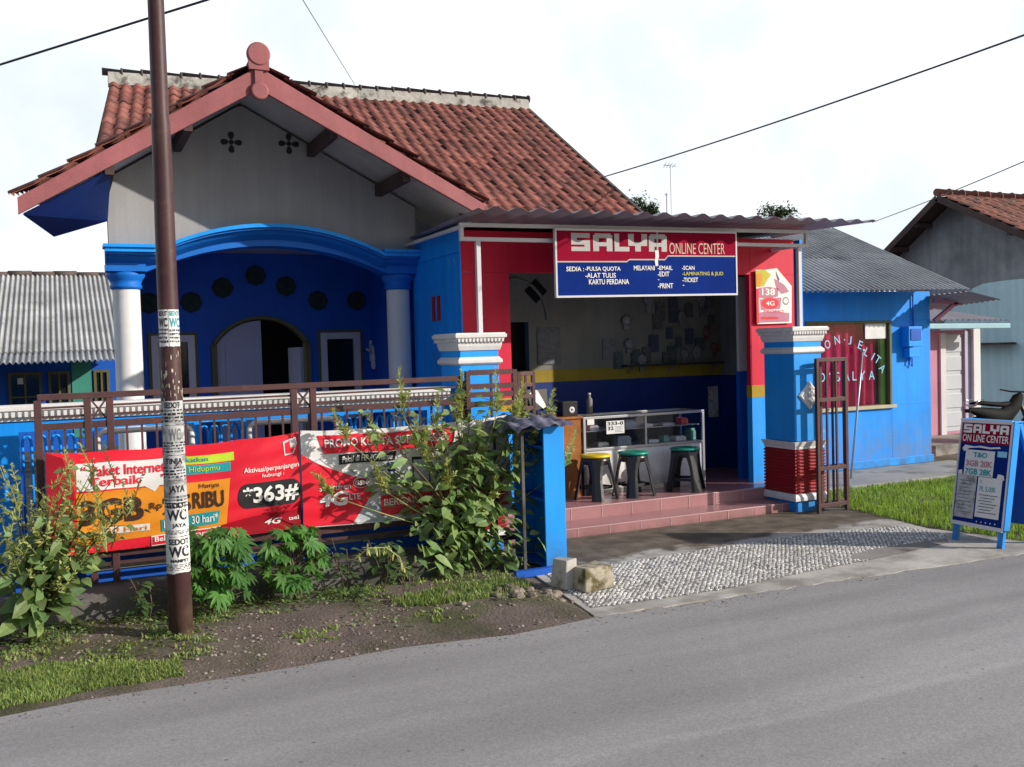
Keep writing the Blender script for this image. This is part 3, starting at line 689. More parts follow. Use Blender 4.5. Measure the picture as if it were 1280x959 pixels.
# arch moulding on the back wall
am = MB(); am.tube([(4.83 + .42 * math.cos(a) - .42, SB - .008, 2.02 + .45 * math.sin(a)) for a in [math.pi * .52 * i / 10 for i in range(11)]], .02, 6); am.build('moulding', 'inner_wall', S)
flr = MB(); flr.box(3.42, SX1, 7.80, SB, -.01, .225); flr.build('shop_floor', 'pink_tile', S, bevel=.008)
stp = MB(); stp.box(3.42, 6.56, 7.46, 7.798, -.01, .105); stp.build('step', 'pink_tile', S, bevel=.008)
gr = MB()
for k in range(9):
    x = 3.75 + k * .33
    gr.box(x, x + .006, 7.4565, 7.4595, .0, .102); gr.box(x + .12, x + .126, 7.7965, 7.7995, .108, .222)
gr.box(3.42, 6.56, 7.4563, 7.4593, .096, .102); gr.box(3.42, 6.95, 7.7963, 7.7993, .214, .221)
gr.build('grout', 'grout', S)
# calendar, posters and goods on the back wall
def card(name, label, cat, x0, x1, z0, z1, mat, group=None, y=SB - .006):
    m = MB(); m.box(x0, x1, y - .008, y, z0, z1); return tag(rebase(m.build(name, mat)), label, cat, group)
card('wall_calendar', 'grey calendar on the dim back wall beside the dark doorway', 'calendar', 4.70, 4.98, 1.53, 1.94, 'goods')
card('notice_paper', 'grey notice sheet in the middle of the dim back wall', 'notice', 5.52, 5.70, 1.56, 1.80, 'goods')
M['pack'] = pmat('pack', (.035, .034, .036), .5, .3, 20, bump=0)
PK = [(5.83, 2.0, 0), (5.86, 1.73, 0), (6.26, 2.0, 1), (6.42, 1.86, 1), (6.59, 2.04, 0), (6.70, 1.82, 1), (6.80, 1.61, 0), (6.36, 1.57, 1), (7.02, 2.0, 1), (7.05, 1.66, 0), (5.72, 1.57, 1), (6.03, 1.54, 0), (6.48, 2.22, 1), (6.88, 2.26, 0), (6.14, 2.24, 0), (6.62, 1.60, 0), (6.95, 1.86, 0), (6.20, 1.75, 1), (6.30, 2.12, 1), (6.48, 2.06, 1), (6.70, 2.12, 1), (6.90, 2.10, 1), (6.55, 1.75, 1), (6.85, 1.72, 1), (6.45, 1.62, 1), (6.10, 1.62, 1), (5.95, 1.60, 1), (7.0, 2.24, 1)]
protos = []
for kk in range(8):
    k = kk % 2; tn = [(.35, .35, .38), (.7, .68, .66), (1.6, 1.55, 1.5), (.45, .5, .7), (1.1, .5, .45), (.9, .9, .95), (1.4, 1.35, 1.3), (.5, .62, .55)][kk]
    t = thing('accessory_pack', 'small dark accessory pack hanging on the shop back wall', 'pack', (0, 0, 0), 'accessory packs on the back wall')
    m = MB(); m.tint = tn
    if k: m.box(-.055, .055, -.02, -.004, -.09, .06); m.box(-.04, .04, -.03, -.02, -.07, .02)
    else: m.lathe((0, -.02, 0), [(.05, .012), (.06, .006), (.06, -.01), (.045, -.018)], 16, 'y'); m.box(-.03, .03, -.022, -.006, -.11, -.045)
    m.build('blister', 'goods', t)
    h = MB(); h.tube([(0, 0, .075), (0, -.03, .07), (0, -.03, .055)], .004, 6); h.build('hook', 'alu', t); protos.append(t)
used = [0] * 8; random.seed(3)
for x, z, k in PK:
    k = k + 2 * random.randrange(4); t = protos[k] if not used[k] else copy_tree(protos[k]); used[k] = 1
    t.location = (x, SB - .005, z); s = random.uniform(.65, 1.2); t.scale = (s, 1, s * random.uniform(.9, 1.3))
for k in range(8):
    if not used[k]:
        for ch in list(protos[k].children): bpy.data.objects.remove(ch)
        bpy.data.objects.remove(protos[k])
sh = thing('wall_shelf', 'small dark shelf on the back wall under the hanging packs', 'shelf', (6.4, SB, 1.46))
m = MB(); m.box(5.75, 7.1, SB - .14, SB - .002, 1.472, 1.492); m.build('board', 'pack', sh)
m = MB()
for x in (5.85, 6.4, 7.0): m.bar((x, SB - .01, 1.40), (x, SB - .13, 1.47), .015)
m.build('bracket', 'alu', sh)
card('paper_sheet', 'pale sheet taped low on the blue end of the shop back wall', 'paper', 6.96, 7.1, .83, 1.20, 'paper_grey')

# ------------------------------------------------------------------ canopy with its frame
K = thing('canopy', 'flat corrugated metal canopy on a white tube frame above the shop front', 'canopy', (5.2, 7.6, 1.85))
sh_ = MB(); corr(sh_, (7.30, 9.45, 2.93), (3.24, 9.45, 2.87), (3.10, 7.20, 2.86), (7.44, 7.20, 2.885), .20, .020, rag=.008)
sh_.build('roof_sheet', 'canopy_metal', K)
fm = MB(); wb = .034
fm.bar((3.09, 7.6, 2.775), (6.90, 7.6, 2.815), wb); fm.bar((3.09, 7.6, 2.655), (6.90, 7.6, 2.675), wb)
fm.bar((3.107, 7.6, 2.6725), (3.107, 7.6, 2.7575), wb); fm.bar((6.883, 7.6, 2.692), (6.883, 7.6, 2.798), wb)
fm.build('front_frame', 'white_frame', K, bevel=.003)
for x, zt in ((3.255, 2.638), (6.785, 2.655)):
    m = MB(); m.bar((x, 7.60, 1.852), (x, 7.60, zt), .04); m.build('post', 'white_frame', K, bevel=.003)
for x, z in ((3.2, 2.79), (4.4, 2.80), (5.7, 2.81), (6.86, 2.82), (6.86, 2.68)): m = MB(); m.bar((x, 7.618, z), (x, 9.38 if x < 6.5 else 8.09, z), .03); m.build('rafter', 'white_frame', K)

# ------------------------------------------------------------------ shop sign
G = thing('shop_sign', 'wide red and blue SALYA ONLINE CENTER sign hanging under the canopy', 'sign', (4.95, 7.5, 2.16))
O = (3.968, 7.515, 2.750); U = (1.965, 0, .022); V = (0, 0, -.593)
m = MB(); m.hexa([(3.966, 7.517, 2.157), (5.932, 7.517, 2.179), (5.932, 7.55, 2.179), (3.966, 7.55, 2.157), (3.966, 7.517, 2.75), (5.932, 7.517, 2.772), (5.932, 7.55, 2.772), (3.966, 7.55, 2.75)]); m.build('panel', 'sign_blue', G)
m = MB()
for p, q in (((3.96, 7.527, 2.157), (5.94, 7.527, 2.179)), ((3.96, 7.527, 2.75), (5.94, 7.527, 2.772))): m.bar(p, q, .034, .018)
m.bar((3.966, 7.527, 2.166), (3.966, 7.527, 2.741), .016, .034); m.bar((5.933, 7.527, 2.188), (5.933, 7.527, 2.763), .016, .034)
m.build('frame', 'white_frame', G)
p = Pan(plane(O, U, V, (0, -1, 0)), ['sign_red', 'sign_letter', 'cream_ink', 'white_ink', 'yellow_ink', 'sign_blue', 'banner_white'])
uu = lambda x: (x - 30) / 1215; vv = lambda y: (y - 30) / 460
p.poly([(0, .0), (1, 0), (1, vv(208)), (uu(757), vv(208)), (uu(735), vv(235)), (uu(496), vv(235)), (uu(478), vv(250)), (0, vv(252))], 'sign_red', 1)
for a, b, c, d in ((0, 252, 478, 250), (496, 235, 735, 235), (757, 208, 1215 + 30, 208)):
    p.poly([(uu(max(a, 30)), vv(b) - .012), (uu(c), vv(d) - .012), (uu(c), vv(d) + .008), (uu(max(a, 30)), vv(b) + .008)], 'sign_letter', 2)
for a, b, c, d in ((478, 250, 496, 235), (735, 235, 757, 208)):
    p.poly([(uu(a), vv(b) - .012), (uu(c), vv(d) - .012), (uu(c), vv(d) + .008), (uu(a), vv(b) + .008)], 'sign_letter', 2)
for c, x0, x1 in (('S', 124, 242), ('A', 262, 386), ('L', 400, 502), ('Y', 490, 616), ('A', 628, 750)): p.block(c, uu(x0), vv(53), uu(x1), vv(177), 'sign_letter')
p.text('ONLINE CENTER', uu(767), vv(112), uu(1160), vv(192), 'cream_ink', 3, -.005)
for t, x0, y0, x1, y1, c in (('SEDIA :', 90, 284, 200, 316, 'white_ink'), ('-PULSA QUOTA', 208, 284, 436, 318, 'white_ink'), ('-ALAT TULIS', 208, 328, 404, 362, 'white_ink'), ('KARTU PERDANA', 230, 372, 490, 408, 'white_ink'),
        ('MELAYANI', 524, 277, 664, 310, 'white_ink'), ('-EMAIL', 684, 278, 786, 308, 'white_ink'), ('-EDIT', 684, 320, 764, 354, 'white_ink'), ('-', 684, 376, 694, 380, 'white_ink'), ('-PRINT', 684, 404, 788, 440, 'white_ink'),
        ('-SCAN', 852, 278, 940, 308, 'white_ink'), ('-LAMINATING & JILID', 854, 322, 1146, 356, 'yellow_ink'), ('-TICKET', 854, 364, 964, 397, 'white_ink'), ('-', 854, 418, 866, 422, 'white_ink')):
    p.text(t, uu(x0), vv(y0), uu(x1), vv(y1), c, 2, .012)
p.poly([(uu(668), vv(168)), (uu(692), vv(165)), (uu(694), vv(215)), (uu(686), vv(235)), (uu(688), vv(278)), (uu(670), vv(282)), (uu(664), vv(240)), (uu(670), vv(214))], 'banner_white', 4)
p.rect(uu(680), vv(34), uu(690), vv(168), 'sign_letter', 4)
p.build('lettering', G)

# ------------------------------------------------------------------ torn poster on the red pier
PO = thing('wall_poster', 'pale torn red and white poster on the red pier', 'poster', (6.86, 8.07, 1.88))
m = MB(); pts = [(6.63, 1.90), (7.09, 1.905), (7.10, 2.30), (6.90, 2.49), (6.74, 2.47), (6.62, 2.47)]
m.extrude_xz(pts, 8.068, 8.072); m.build('sheet', 'poster', PO)
p = Pan(plane((6.62, 8.068, 2.49), (.48, 0, 0), (0, 0, -.60), (0, -1, 0)), ['poster', 'orange', 'banner_red', 'yellow_ink', 'ink_soft', 'white_ink', 'pink'])
p.poly([(.0, .05), (.25, .03), (.42, .12), (.30, .22), (.22, .32), (.0, .34)], 'yellow_ink', 1); p.poly([(.02, .12), (.14, .1), (.18, .2), (.10, .33), (.02, .33)], 'orange', 2)
p.rect(.0, .36, .07, .97, 'banner_red', 1)
p.poly([(.07, .35), (.35, .33), (.62, .36), (.6, .50), (.3, .55), (.07, .52)], 'pink', 1); p.poly([(.10, .55), (.7, .52), (.66, .72), (.12, .74)], 'pink', 1)
p.text('138', .15, .36, .52, .48, 'white_ink', 3, .03); p.ell(.38, .62, .24, .10, 'banner_red', 2); p.text('4G', .26, .58, .50, .66, 'white_ink', 3, .02)
p.text('PROMO', .2, .74, .75, .79, 'banner_red', 2); p.ell(.82, .58, .09, .07, 'ink_soft', 1); p.ell(.82, .58, .07, .05, 'poster', 2)
p.poly([(.08, .78), (.5, .76), (.92, .80), (.9, .95), (.08, .96)], 'pink', 1); p.rect(.12, .86, .6, .90, 'banner_red', 2); p.poly([(.5, .18), (.8, .3), (.92, .42), (.7, .46), (.55, .34)], 'pink', 1)
p.poly([(.56, .05), (.6, .12), (.66, .2), (.62, .24), (.57, .14)], 'ink_soft', 2)
p.build('print', PO)

# ------------------------------------------------------------------ counter, desk and what stands there
T = thing('glass_counter', 'aluminium glass display counter with white lower panel in the shop bay', 'counter', (5.4, 8.5, .225))
X0, X1, Y0, Y1, Z0, ZM, ZT = 4.67, 6.14, 8.36, 8.80, .225, .69, 1.01
m = MB(); e = .028
for x in (X0, X1 - e):
    for y in (Y0, Y1 - e): m.box(x, x + e, y, y + e, Z0, ZT - e)
m.box(X0, X1, Y0, Y0 + e, ZT - e + .001, ZT); m.box(X0, X1, Y1 - e, Y1, ZT - e + .001, ZT); m.box(X0, X0 + e, Y0 + e, Y1 - e, ZT - e + .001, ZT); m.box(X1 - e, X1, Y0 + e, Y1 - e, ZT - e + .001, ZT)
m.box(X0 + e, X1 - e, Y0, Y0 + e, ZM - e, ZM); m.box(X0 + e, X1 - e, Y0, Y0 + e, Z0, Z0 + .05); m.box(5.395, 5.42, Y0 + .002, Y0 + e, ZM, ZT - e)
m.build('frame', 'alu', T, bevel=.003)
m = MB(); m.box(X0 + e, X1 - e, Y0 + .012, Y0 + .02, Z0 + .05, ZM - e); m.build('front_panel', 'panel_white', T)
for xa_, xb_ in ((X0 + e, 5.395), (5.42, X1 - e)):
    m = MB(); m.poly([(xa_, Y0 + .013, ZM), (xb_, Y0 + .013, ZM), (xb_, Y0 + .013, ZT - e), (xa_, Y0 + .013, ZT - e)]); m.build('pane', 'glass', T)
m = MB(); m.box(X0 + e, X1 - e, Y0 + .05, Y1 - e, ZM - .02, ZM); m.box(X0 + e, X1 - e, Y0 + .06, Y1 - e, .852, .860); m.build('shelf', 'alu', T)
m = MB(); m.box(X0, X1, Y1 - .015, Y1 - .008, Z0, ZT - .03); m.build('back_panel', 'pack', T)
GD = [(5.5, .862, .10, .03), (5.75, .862, .14, .025), (5.95, .862, .08, .07), (5.56, .692, .12, .03), (5.72, .692, .07, .06), (5.9, .692, .13, .045), (6.06, .692, .06, .12), (4.85, .862, .10, .05), (5.2, .692, .16, .09), (5.28, .862, .13, .08), (4.95, .692, .12, .04)]
tints = [(5, 4.6, 4.4), (3, 3, 3.4), (4, .7, .7), (4.5, 4.5, 4.6), (1, 2.6, 2.2), (5, 4.8, 4.6), (.8, 2.2, 1.8), (4.8, 4.2, 4.4), (2, 2.2, 2.4), (2.6, 2.8, 3), (1.5, 1.5, 1.6)]
for k, ((x, z, w, h), tn) in enumerate(zip(GD, tints)):
    m = MB(); m.tint = tn; m.box(x - w / 2, x + w / 2, Y0 + .09, Y0 + .20, z, z + h * .8); m.box(x - w * .42, x + w * .42, Y0 + .10, Y0 + .19, z + h * .8, z + h)
    o = m.build('goods_box', 'goods'); tag(rebase(o), ['pale flat carton on the upper glass shelf right of the divider', 'grey carton lying on the upper glass shelf', 'small red box on the upper glass shelf', 'pale packet on the lower glass shelf right of the divider', 'upright green packet on the lower glass shelf', 'pale bundle on the lower glass shelf', 'green tin at the right end of the glass counter', 'pinkish card behind the left glass pane', 'grey box on the lower shelf left of the divider', 'pale grey box on the upper shelf left of the divider', 'dark low box in the bottom left of the glass counter'][k], 'box', 'goods inside the glass counter')
N = thing('price_notice', 'white price notice taped on the left glass of the counter', 'notice', (5.02, 8.35, .83))
m = MB(); m.box(4.93, 5.14, 8.350, 8.354, .825, .955); m.build('sheet', 'paper', N)
p = Pan(plane((4.93, 8.350, .955), (.21, 0, 0), (0, 0, -.13), (0, -1, 0)), ['ink', 'ink_soft'])
p.text('333-0', .06, .06, .94, .34, 'ink', 1, .03); p.text('32', .06, .42, .40, .72, 'ink', 1, .03)
for k in range(5): p.rect(.46, .44 + .1 * k, .92 - .1 * (k % 2), .47 + .1 * k, 'ink_soft', 1)
p.build('lettering', N)
card('small_card', 'tiny white card on the upper left corner of the counter glass', 'card', 4.71, 4.79, .93, .985, 'paper', None, 8.358)
D = thing('wooden_desk', 'brown wooden desk end beside the glass counter', 'desk', (4.4, 8.6, .225))
m = MB(); m.box(4.12, 4.655, 8.34, 8.92, 1.0, 1.022); m.build('desktop', 'wood', D, bevel=.003)
m = MB(); m.box(4.15, 4.64, 8.36, 8.378, .225, .999); m.build('modesty_panel', 'wood', D)
for x in (4.14, 4.62):
    m = MB(); m.box(x, x + .022, 8.38, 8.90, .225, .999); m.build('side_panel', 'wood', D)
B = thing('speaker_box', 'small black speaker with a white cone on the wooden desk', 'speaker', (4.58, 8.5, 1.022))
m = MB(); m.box(4.48, 4.65, 8.43, 8.57, 1.022, 1.17); m.build('cabinet', 'plastic_black', B, bevel=.006)
m = MB(); m.lathe((4.58, 8.43, 1.085), [(.032, .004), (.034, -.004), (.018, -.004), (.010, 0)], 16, 'y'); m.build('cone', 'white_frame', B)
Q = thing('monitor', 'dark computer monitor at the left end of the desk', 'monitor', (4.28, 8.65, 1.022))
m = MB(); m.hexa([(4.14, 8.60, 1.08), (4.44, 8.66, 1.08), (4.43, 8.69, 1.08), (4.13, 8.63, 1.08), (4.14, 8.62, 1.30), (4.44, 8.68, 1.30), (4.43, 8.71, 1.30), (4.13, 8.65, 1.30)]); m.build('screen', 'plastic_black', Q, bevel=.006)
m = MB(); m.box(4.26, 4.32, 8.68, 8.72, 1.03, 1.15); m.box(4.2, 4.38, 8.64, 8.78, 1.023, 1.035); m.build('stand', 'plastic_black', Q)
m = MB(); m.poly([(4.20, 8.52, 1.20), (4.30, 8.50, 1.11), (4.35, 8.53, 1.13), (4.27, 8.56, 1.29)]); m.poly([(4.20, 8.522, 1.20), (4.16, 8.52, 1.26), (4.22, 8.56, 1.30), (4.27, 8.562, 1.29)])
tag(rebase(m.build('paper_sheet', 'paper')), 'crumpled white sheet standing up on the desk in front of the monitor', 'paper')
Bt = thing('bottle', 'pale slim bottle at the back of the desk', 'bottle', (4.95, 8.75, 1.01))
m = MB(); m.lathe((4.95, 8.72, 1.01), [(.03, 0), (.032, .02), (.032, .15), (.014, .18), (.014, .20)], 14); m.build('body', 'inner_wall', Bt)
m = MB(); m.lathe((4.95, 8.72, 1.21), [(.016, 0), (.016, .02)], 12); m.build('cap', 'white_frame', Bt)

# ------------------------------------------------------------------ plastic stools
def stool(seat_mat, label, loc, rot):
    t = thing('plastic_stool', label, 'stool', (0, 0, 0), 'stools in front of the counter')
    h, rt, rb = .432, .150, .225
    m = MB(); m.lathe((0, 0, 0), [(.05, h - .012), (rt - .004, h - .022), (rt + .004, h - .014), (rt, h), (rt - .02, h + .006), (.03, h + .002), (.012, h - .001)], 28); m.build('seat', seat_mat, t)
    m = MB(); m.lathe((0, 0, 0), [(rt - .012, h - .09), (rt - .006, h - .025), (rt - .02, h - .024)], 28); m.build('apron', 'plastic_black', t)
    for k in range(4):
        a = math.pi / 4 + k * math.pi / 2; m = MB(); prev = None
        for j in range(7):
            q = j / 6; z = (h - .03) * (1 - q); r = rt - .014 + (rb - rt) * q ** 1.2; w = math.radians(41 - 25 * min(1, q * 2.2) ** .6 + 1.5 * q); ring = []
            for da, dr_ in ((-w, 0), (-w * .5, .010), (w * .5, .010), (w, 0), (w * .9, -.012), (-w * .9, -.012)): ring.append(((r + dr_) * math.cos(a + da), (r + dr_) * math.sin(a + da), z))
            b = m.pts(ring)
            if prev is not None:
                for i in range(6): m.face((prev + i, b + i, b + (i + 1) % 6, prev + (i + 1) % 6))
            prev = b
        m.face([prev + i for i in range(6)][::-1]); m.build('leg', 'plastic_black', t)
    m = MB()
    for k in range(4):
        a0 = math.pi / 4 + k * math.pi / 2; a1 = a0 + math.pi / 2; r = .155
        m.bar((r * math.cos(a0), r * math.sin(a0), .115), (r * math.cos(a1), r * math.sin(a1), .115), .008, .028)
    m.build('stretcher', 'plastic_black', t)
    t.location = loc; t.rotation_euler = (0, 0, rot); return t
stool('plastic_yellow', 'black plastic stool with a yellow seat', (4.66, 8.12, .226), .35)
stool('plastic_green', 'black plastic stool with a green seat beside the yellow one', (5.08, 8.10, .226), .15)
stool('plastic_green', 'black plastic stool with a green seat at the right end of the counter', (5.70, 8.10, .226), .75)

# ------------------------------------------------------------------ gate pillars
def pillar(x0, label, ornament):
    w_ = .35; x1, y0, y1 = x0 + w_, 7.36, 7.80; cx_, cy_ = (x0 + x1) / 2, 7.58; a = w_ / 2; b = .22
    t = thing('gate_pillar', label, 'pillar', (cx_, cy_, 0), 'pillars either side of the shop steps')
    fr_ = lambda m, z0, z1, p0, p1: m.frust(cx_, cy_, z0, z1, a + p0, b + p0, a + p1, b + p1)
    m = MB(); m.box(x0, x1, y0, y1, 0, .131); m.box(x0, x1, y0, y1, .72, 1.72); m.build('shaft', 'blue', t, bevel=.006)
    m = MB(); m.box(x0 - .008, x1 + .016, y0 - .004, y1 + .004, .20, .64)
    for k in range(13): z = .215 + k * .0325; m.box(x0 - .018, x1 + .026, y0 - .014, y1 + .014, z, z + .02)
    m.build('ribbed_base', 'red_rib', t, bevel=.004)
    m = MB(); fr_(m, .132, .165, .034, .034); fr_(m, .165, .20, .034, .020); m.build('base_band', 'white', t, bevel=.003)
    m = MB(); fr_(m, .641, .665, .012, .012); fr_(m, .665, .715, .014, .034); m.build('middle_band', 'white', t, bevel=.003)
    m = MB(); fr_(m, 1.585, 1.60, .008, .026); fr_(m, 1.60, 1.625, .026, .026); fr_(m, 1.625, 1.65, .026, .004); m.build('neck_band', 'white', t, bevel=.003)
    m = MB()
    for z0, z1, p0, p1 in ((1.705, 1.74, .010, .022), (1.74, 1.772, .022, .025), (1.772, 1.81, .028, .044), (1.81, 1.838, .055, .058), (1.838, 1.85, .050, .046)): fr_(m, z0, z1, p0, p1)
    cap = m.build('capital', 'white', t, bevel=.002)
    m = MB()
    for k in range(13): x = x0 - .022 + k * (.394 / 12); m.box(x - .008, x + .008, y0 - .050, y0 - .034, 1.776, 1.803)
    for k in range(15): y = y0 - .022 + k * (.484 / 14); m.box(x0 - .050, x0 - .034, y - .008, y + .008, 1.776, 1.803)
    m.build('dentil', 'white', cap)
    if ornament:
        m = MB(); mx_, mz = x0 + .185, 1.17
        m.lathe((mx_, y0, mz), [(.140, 0), (.140, -.012), (.122, -.024), (.104, -.024), (.09, -.014), (.03, -.014)], 4, 'y')
        for k in range(8):
            a_ = k * math.pi / 4; r = .048 if k % 2 else .062
            m.lathe((mx_ + r * math.cos(a_), y0 - .018, mz + r * math.sin(a_)), [(.022, .006), (.022, -.004), (.012, -.010)], 10, 'y')
        m.lathe((mx_, y0 - .018, mz), [(.022, .006), (.022, -.006), (.01, -.014)], 12, 'y'); o_ = m.build('diamond_ornament', 'white', t)
        for v in o_.data.polygons: v.use_smooth = False
    return t
pillar(2.965, 'blue pillar with white capital left of the shop steps, red plinth hidden by the bush', False)
pillar(6.485, 'blue pillar with red ribbed base and white diamond ornament right of the steps', True)

# ------------------------------------------------------------------ fence wall
Fn = thing('fence_wall', 'bright blue garden wall with white dentil coping and baluster openings', 'wall', (.9, 7.5, 0))
op = [(-.30, .16), (.18, .86), (.90, 1.20), (1.24, 1.96), (2.0, 2.70)]
m = MB(); wallcells(m, 7.46, 7.56, -6.0, 2.89, -.01, 1.30, [(a, b, .52, 1.225) for a, b in op]); m.build('panel', 'blue_wall', Fn)
m = MB(); 
for z0, z1, p_ in ((1.302, 1.33, .02), (1.33, 1.375, .035), (1.375, 1.40, .06), (1.40, 1.412, .05)): m.box(-6.0, 2.89, 7.46 - p_, 7.56 + p_, z0, z1)
cp = m.build('coping', 'white', Fn, bevel=.003)
m = MB()
for k in range(126): x = -2.2 + k * .0405; m.box(x, x + .022, 7.398, 7.43, 1.332, 1.368)
m.build('dentil', 'white', cp)
for i, (a, b) in enumerate(op):
    if i in (1, 3):
        m = MB(); r = .06
        pts = [(a + .02, .55), (a + .02, 1.215 - r)] + [(a + .02 + r - r * math.cos(q), 1.20 - r + r * math.sin(q)) for q in (.4, .8, 1.2, 1.57)] + [(b - .02 - r + r * math.sin(q), 1.20 - r + r * math.cos(q)) for q in (0, .4, .8, 1.2, 1.57)] + [(b - .02, .55)]
        m.tube([(x, 7.455, z) for x, z in pts], .022, 8); m.build('opening_frame', 'white', Fn)
    else:
        n_ = max(3, round((b - a) / .085))
        for k in range(n_):
            x = a + (k + .5) * (b - a) / n_; m = MB()
            m.tube([(x - .028, 7.51, .52), (x - .028, 7.51, 1.14), (x - .018, 7.51, 1.185), (x, 7.51, 1.20), (x + .018, 7.51, 1.185), (x + .028, 7.51, 1.14), (x + .028, 7.51, .52)], .011, 6)
            m.build('baluster', 'blue', Fn)
# low kerb in front of the fence
Kb = thing('kerb_wall', 'low stained concrete retaining wall under the fence railing', 'wall', (.9, 6.8, 0))
m = MB(); m.smooth = True
m.grid(lambda u, v: (-6 + 8.9 * u, (6.62, 6.66, 6.70, 6.98, 6.98)[round(v * 4)] + .012 * math.sin(u * 61) * (v < .6), (-.02, .15, .20, .215, -.02)[round(v * 4)] + .008 * math.sin(u * 37)), 90, 4); m.build('kerb', 'curb', Kb)
m = MB(); m.box(-6.0, 2.86, 7.02, 7.44, .0, .17); m.build('channel_bed', 'curb', Kb)
Lg = thing('bench_ledge', 'long low blue ledge with grey rails behind the kerb', 'ledge', (.9, 7.2, .17))
m = MB(); m.box(-1.2, 2.85, 7.18, 7.40, .17, .26); m.box(-1.2, 2.85, 7.24, 7.40, .301, .37); m.build('ledge', 'blue_deep', Lg, bevel=.004)
m = MB(); m.box(-1.2, 2.85, 7.16, 7.42, .261, .30); m.box(-1.2, 2.85, 7.22, 7.42, .371, .40); m.build('rail', 'concrete', Lg, bevel=.004)

# ------------------------------------------------------------------ iron railing
Rl = thing('iron_railing', 'brown iron railing with crossed panels along the blue garden wall', 'railing', (1.4, 7.0, .2))
RY = 7.0
zt = lambda x: 1.475 + .005 * x; zm = lambda x: 1.25 + .010 * x
XA, XB = -.165, 2.82
def rbar(mb, x0, x1, z0, z1, w=.028, h=.034): mb.bar((x0, RY, z0), (x1, RY, z1), w, h)
m = MB(); rbar(m, XA, XB, zt(XA), zt(XB), .04, .04); m.build('top_rail', 'iron', Rl, bevel=.003)
m = MB(); rbar(m, XA, XB, zm(XA) + .03, zm(XB) + .03, .03, .045); m.build('middle_rail', 'iron', Rl, bevel=.003)
m = MB(); rbar(m, XA - .1, XB, .40, .40, .03, .04); m.build('bottom_rail', 'iron', Rl, bevel=.003)
m = MB(); rbar(m, XA, XB, .335, .335, .025, .02); m.build('bottom_rail', 'iron', Rl)
for z in (1.405, 1.345):
    m = MB(); 
    for a, b in ((XA, .133), (.271, 1.507), (1.647, XB)): rbar(m, a, b, z + .006 * a, z + .006 * b, .012, .014)
    m.build('thin_rail', 'iron', Rl)
for x in (XA, .133, .271, 1.507, 1.647, XB):
    m = MB(); m.box(x - .023, x + .023, RY - .022, RY + .022, .2, zt(x) - .021); m.build('post', 'iron', Rl, bevel=.003)
for a, b in ((.133, .271), (1.507, 1.647)):
    m = MB(); m.bar((a + .02, RY - .006, zm(a) + .06), (b - .02, RY - .006, zt(b) - .025), .012, .018, (0, 1, 0)); m.bar((a + .02, RY + .009, zt(a) - .025), (b - .02, RY + .009, zm(b) + .06), .012, .018, (0, 1, 0)); m.build('cross_brace', 'iron', Rl)
k = 0
for i in range(31):
    x = XA + .06 + i * .0955
    if min(abs(x - p_) for p_ in (.133, .271, 1.507, 1.647, XB)) < .03: continue
    m = MB(); m.bar((x, RY, .42), (x, RY, zm(x) + .006), .014, .014); m.build('bar', 'iron', Rl)
# gate leaf at the right end of the railing
def leafgate(name, label, P0, P1, zb, ztop, levels, nb, group=None, x_brace=None, w=.03):
    P0 = Vector((*P0, 0)); P1 = Vector((*P1, 0)); t = thing(name, label, 'gate', (*((P0 + P1) / 2).xy, zb), group)
    m = MB(); Z = Vector((0, 0, 1))
    for p_ in (P0, P1): m.bar(p_ + Z * zb, p_ + Z * ztop, w)
    m.build('stile', 'iron', t, bevel=.003)
    d = (P1 - P0).normalized() * w / 2
    for z in levels:
        m = MB(); m.bar(P0 + d + Z * z, P1 - d + Z * z, w * .9, w * 1.1); m.build('rail', 'iron', t, bevel=.002)
    for k in range(nb):
        p_ = P0.lerp(P1, (k + 1) / (nb + 1)); m = MB(); m.bar(p_ + Z * (levels[-1]), p_ + Z * (levels[0]), .018); m.build('bar', 'iron', t)
    return t
leafgate('gate_leaf', 'brown iron gate leaf ending the railing in front of the left pillar', (2.86, 6.96), (3.265, 6.96), .12, 1.545, [1.53, 1.42, 1.355, 1.28, .45, .2], 1, 'gate leaves at the shop entrance', w=.038)
leafgate('gate_leaf', 'narrow greyish iron gate leaf folded behind the railing gate', (3.49, 7.36), (3.65, 7.40), .12, 1.51, [1.495, 1.40, 1.30, 1.2, .6, .16], 1, 'gate leaves at the shop entrance', w=.03)
leafgate('gate_leaf', 'open brown iron gate leaf hinged beside the right pillar', (6.60, 7.17), (6.98, 7.19), .028, 1.535, [1.52, 1.13, .46, .10], 2, 'gate leaves at the shop entrance', w=.034)
leafgate('gate_leaf', 'second brown gate leaf folded behind the right-hand one near the grass', (6.72, 7.26), (7.07, 7.30), .028, 1.535, [1.52, 1.13, .46, .10], 1, 'gate leaves at the shop entrance', w=.03)

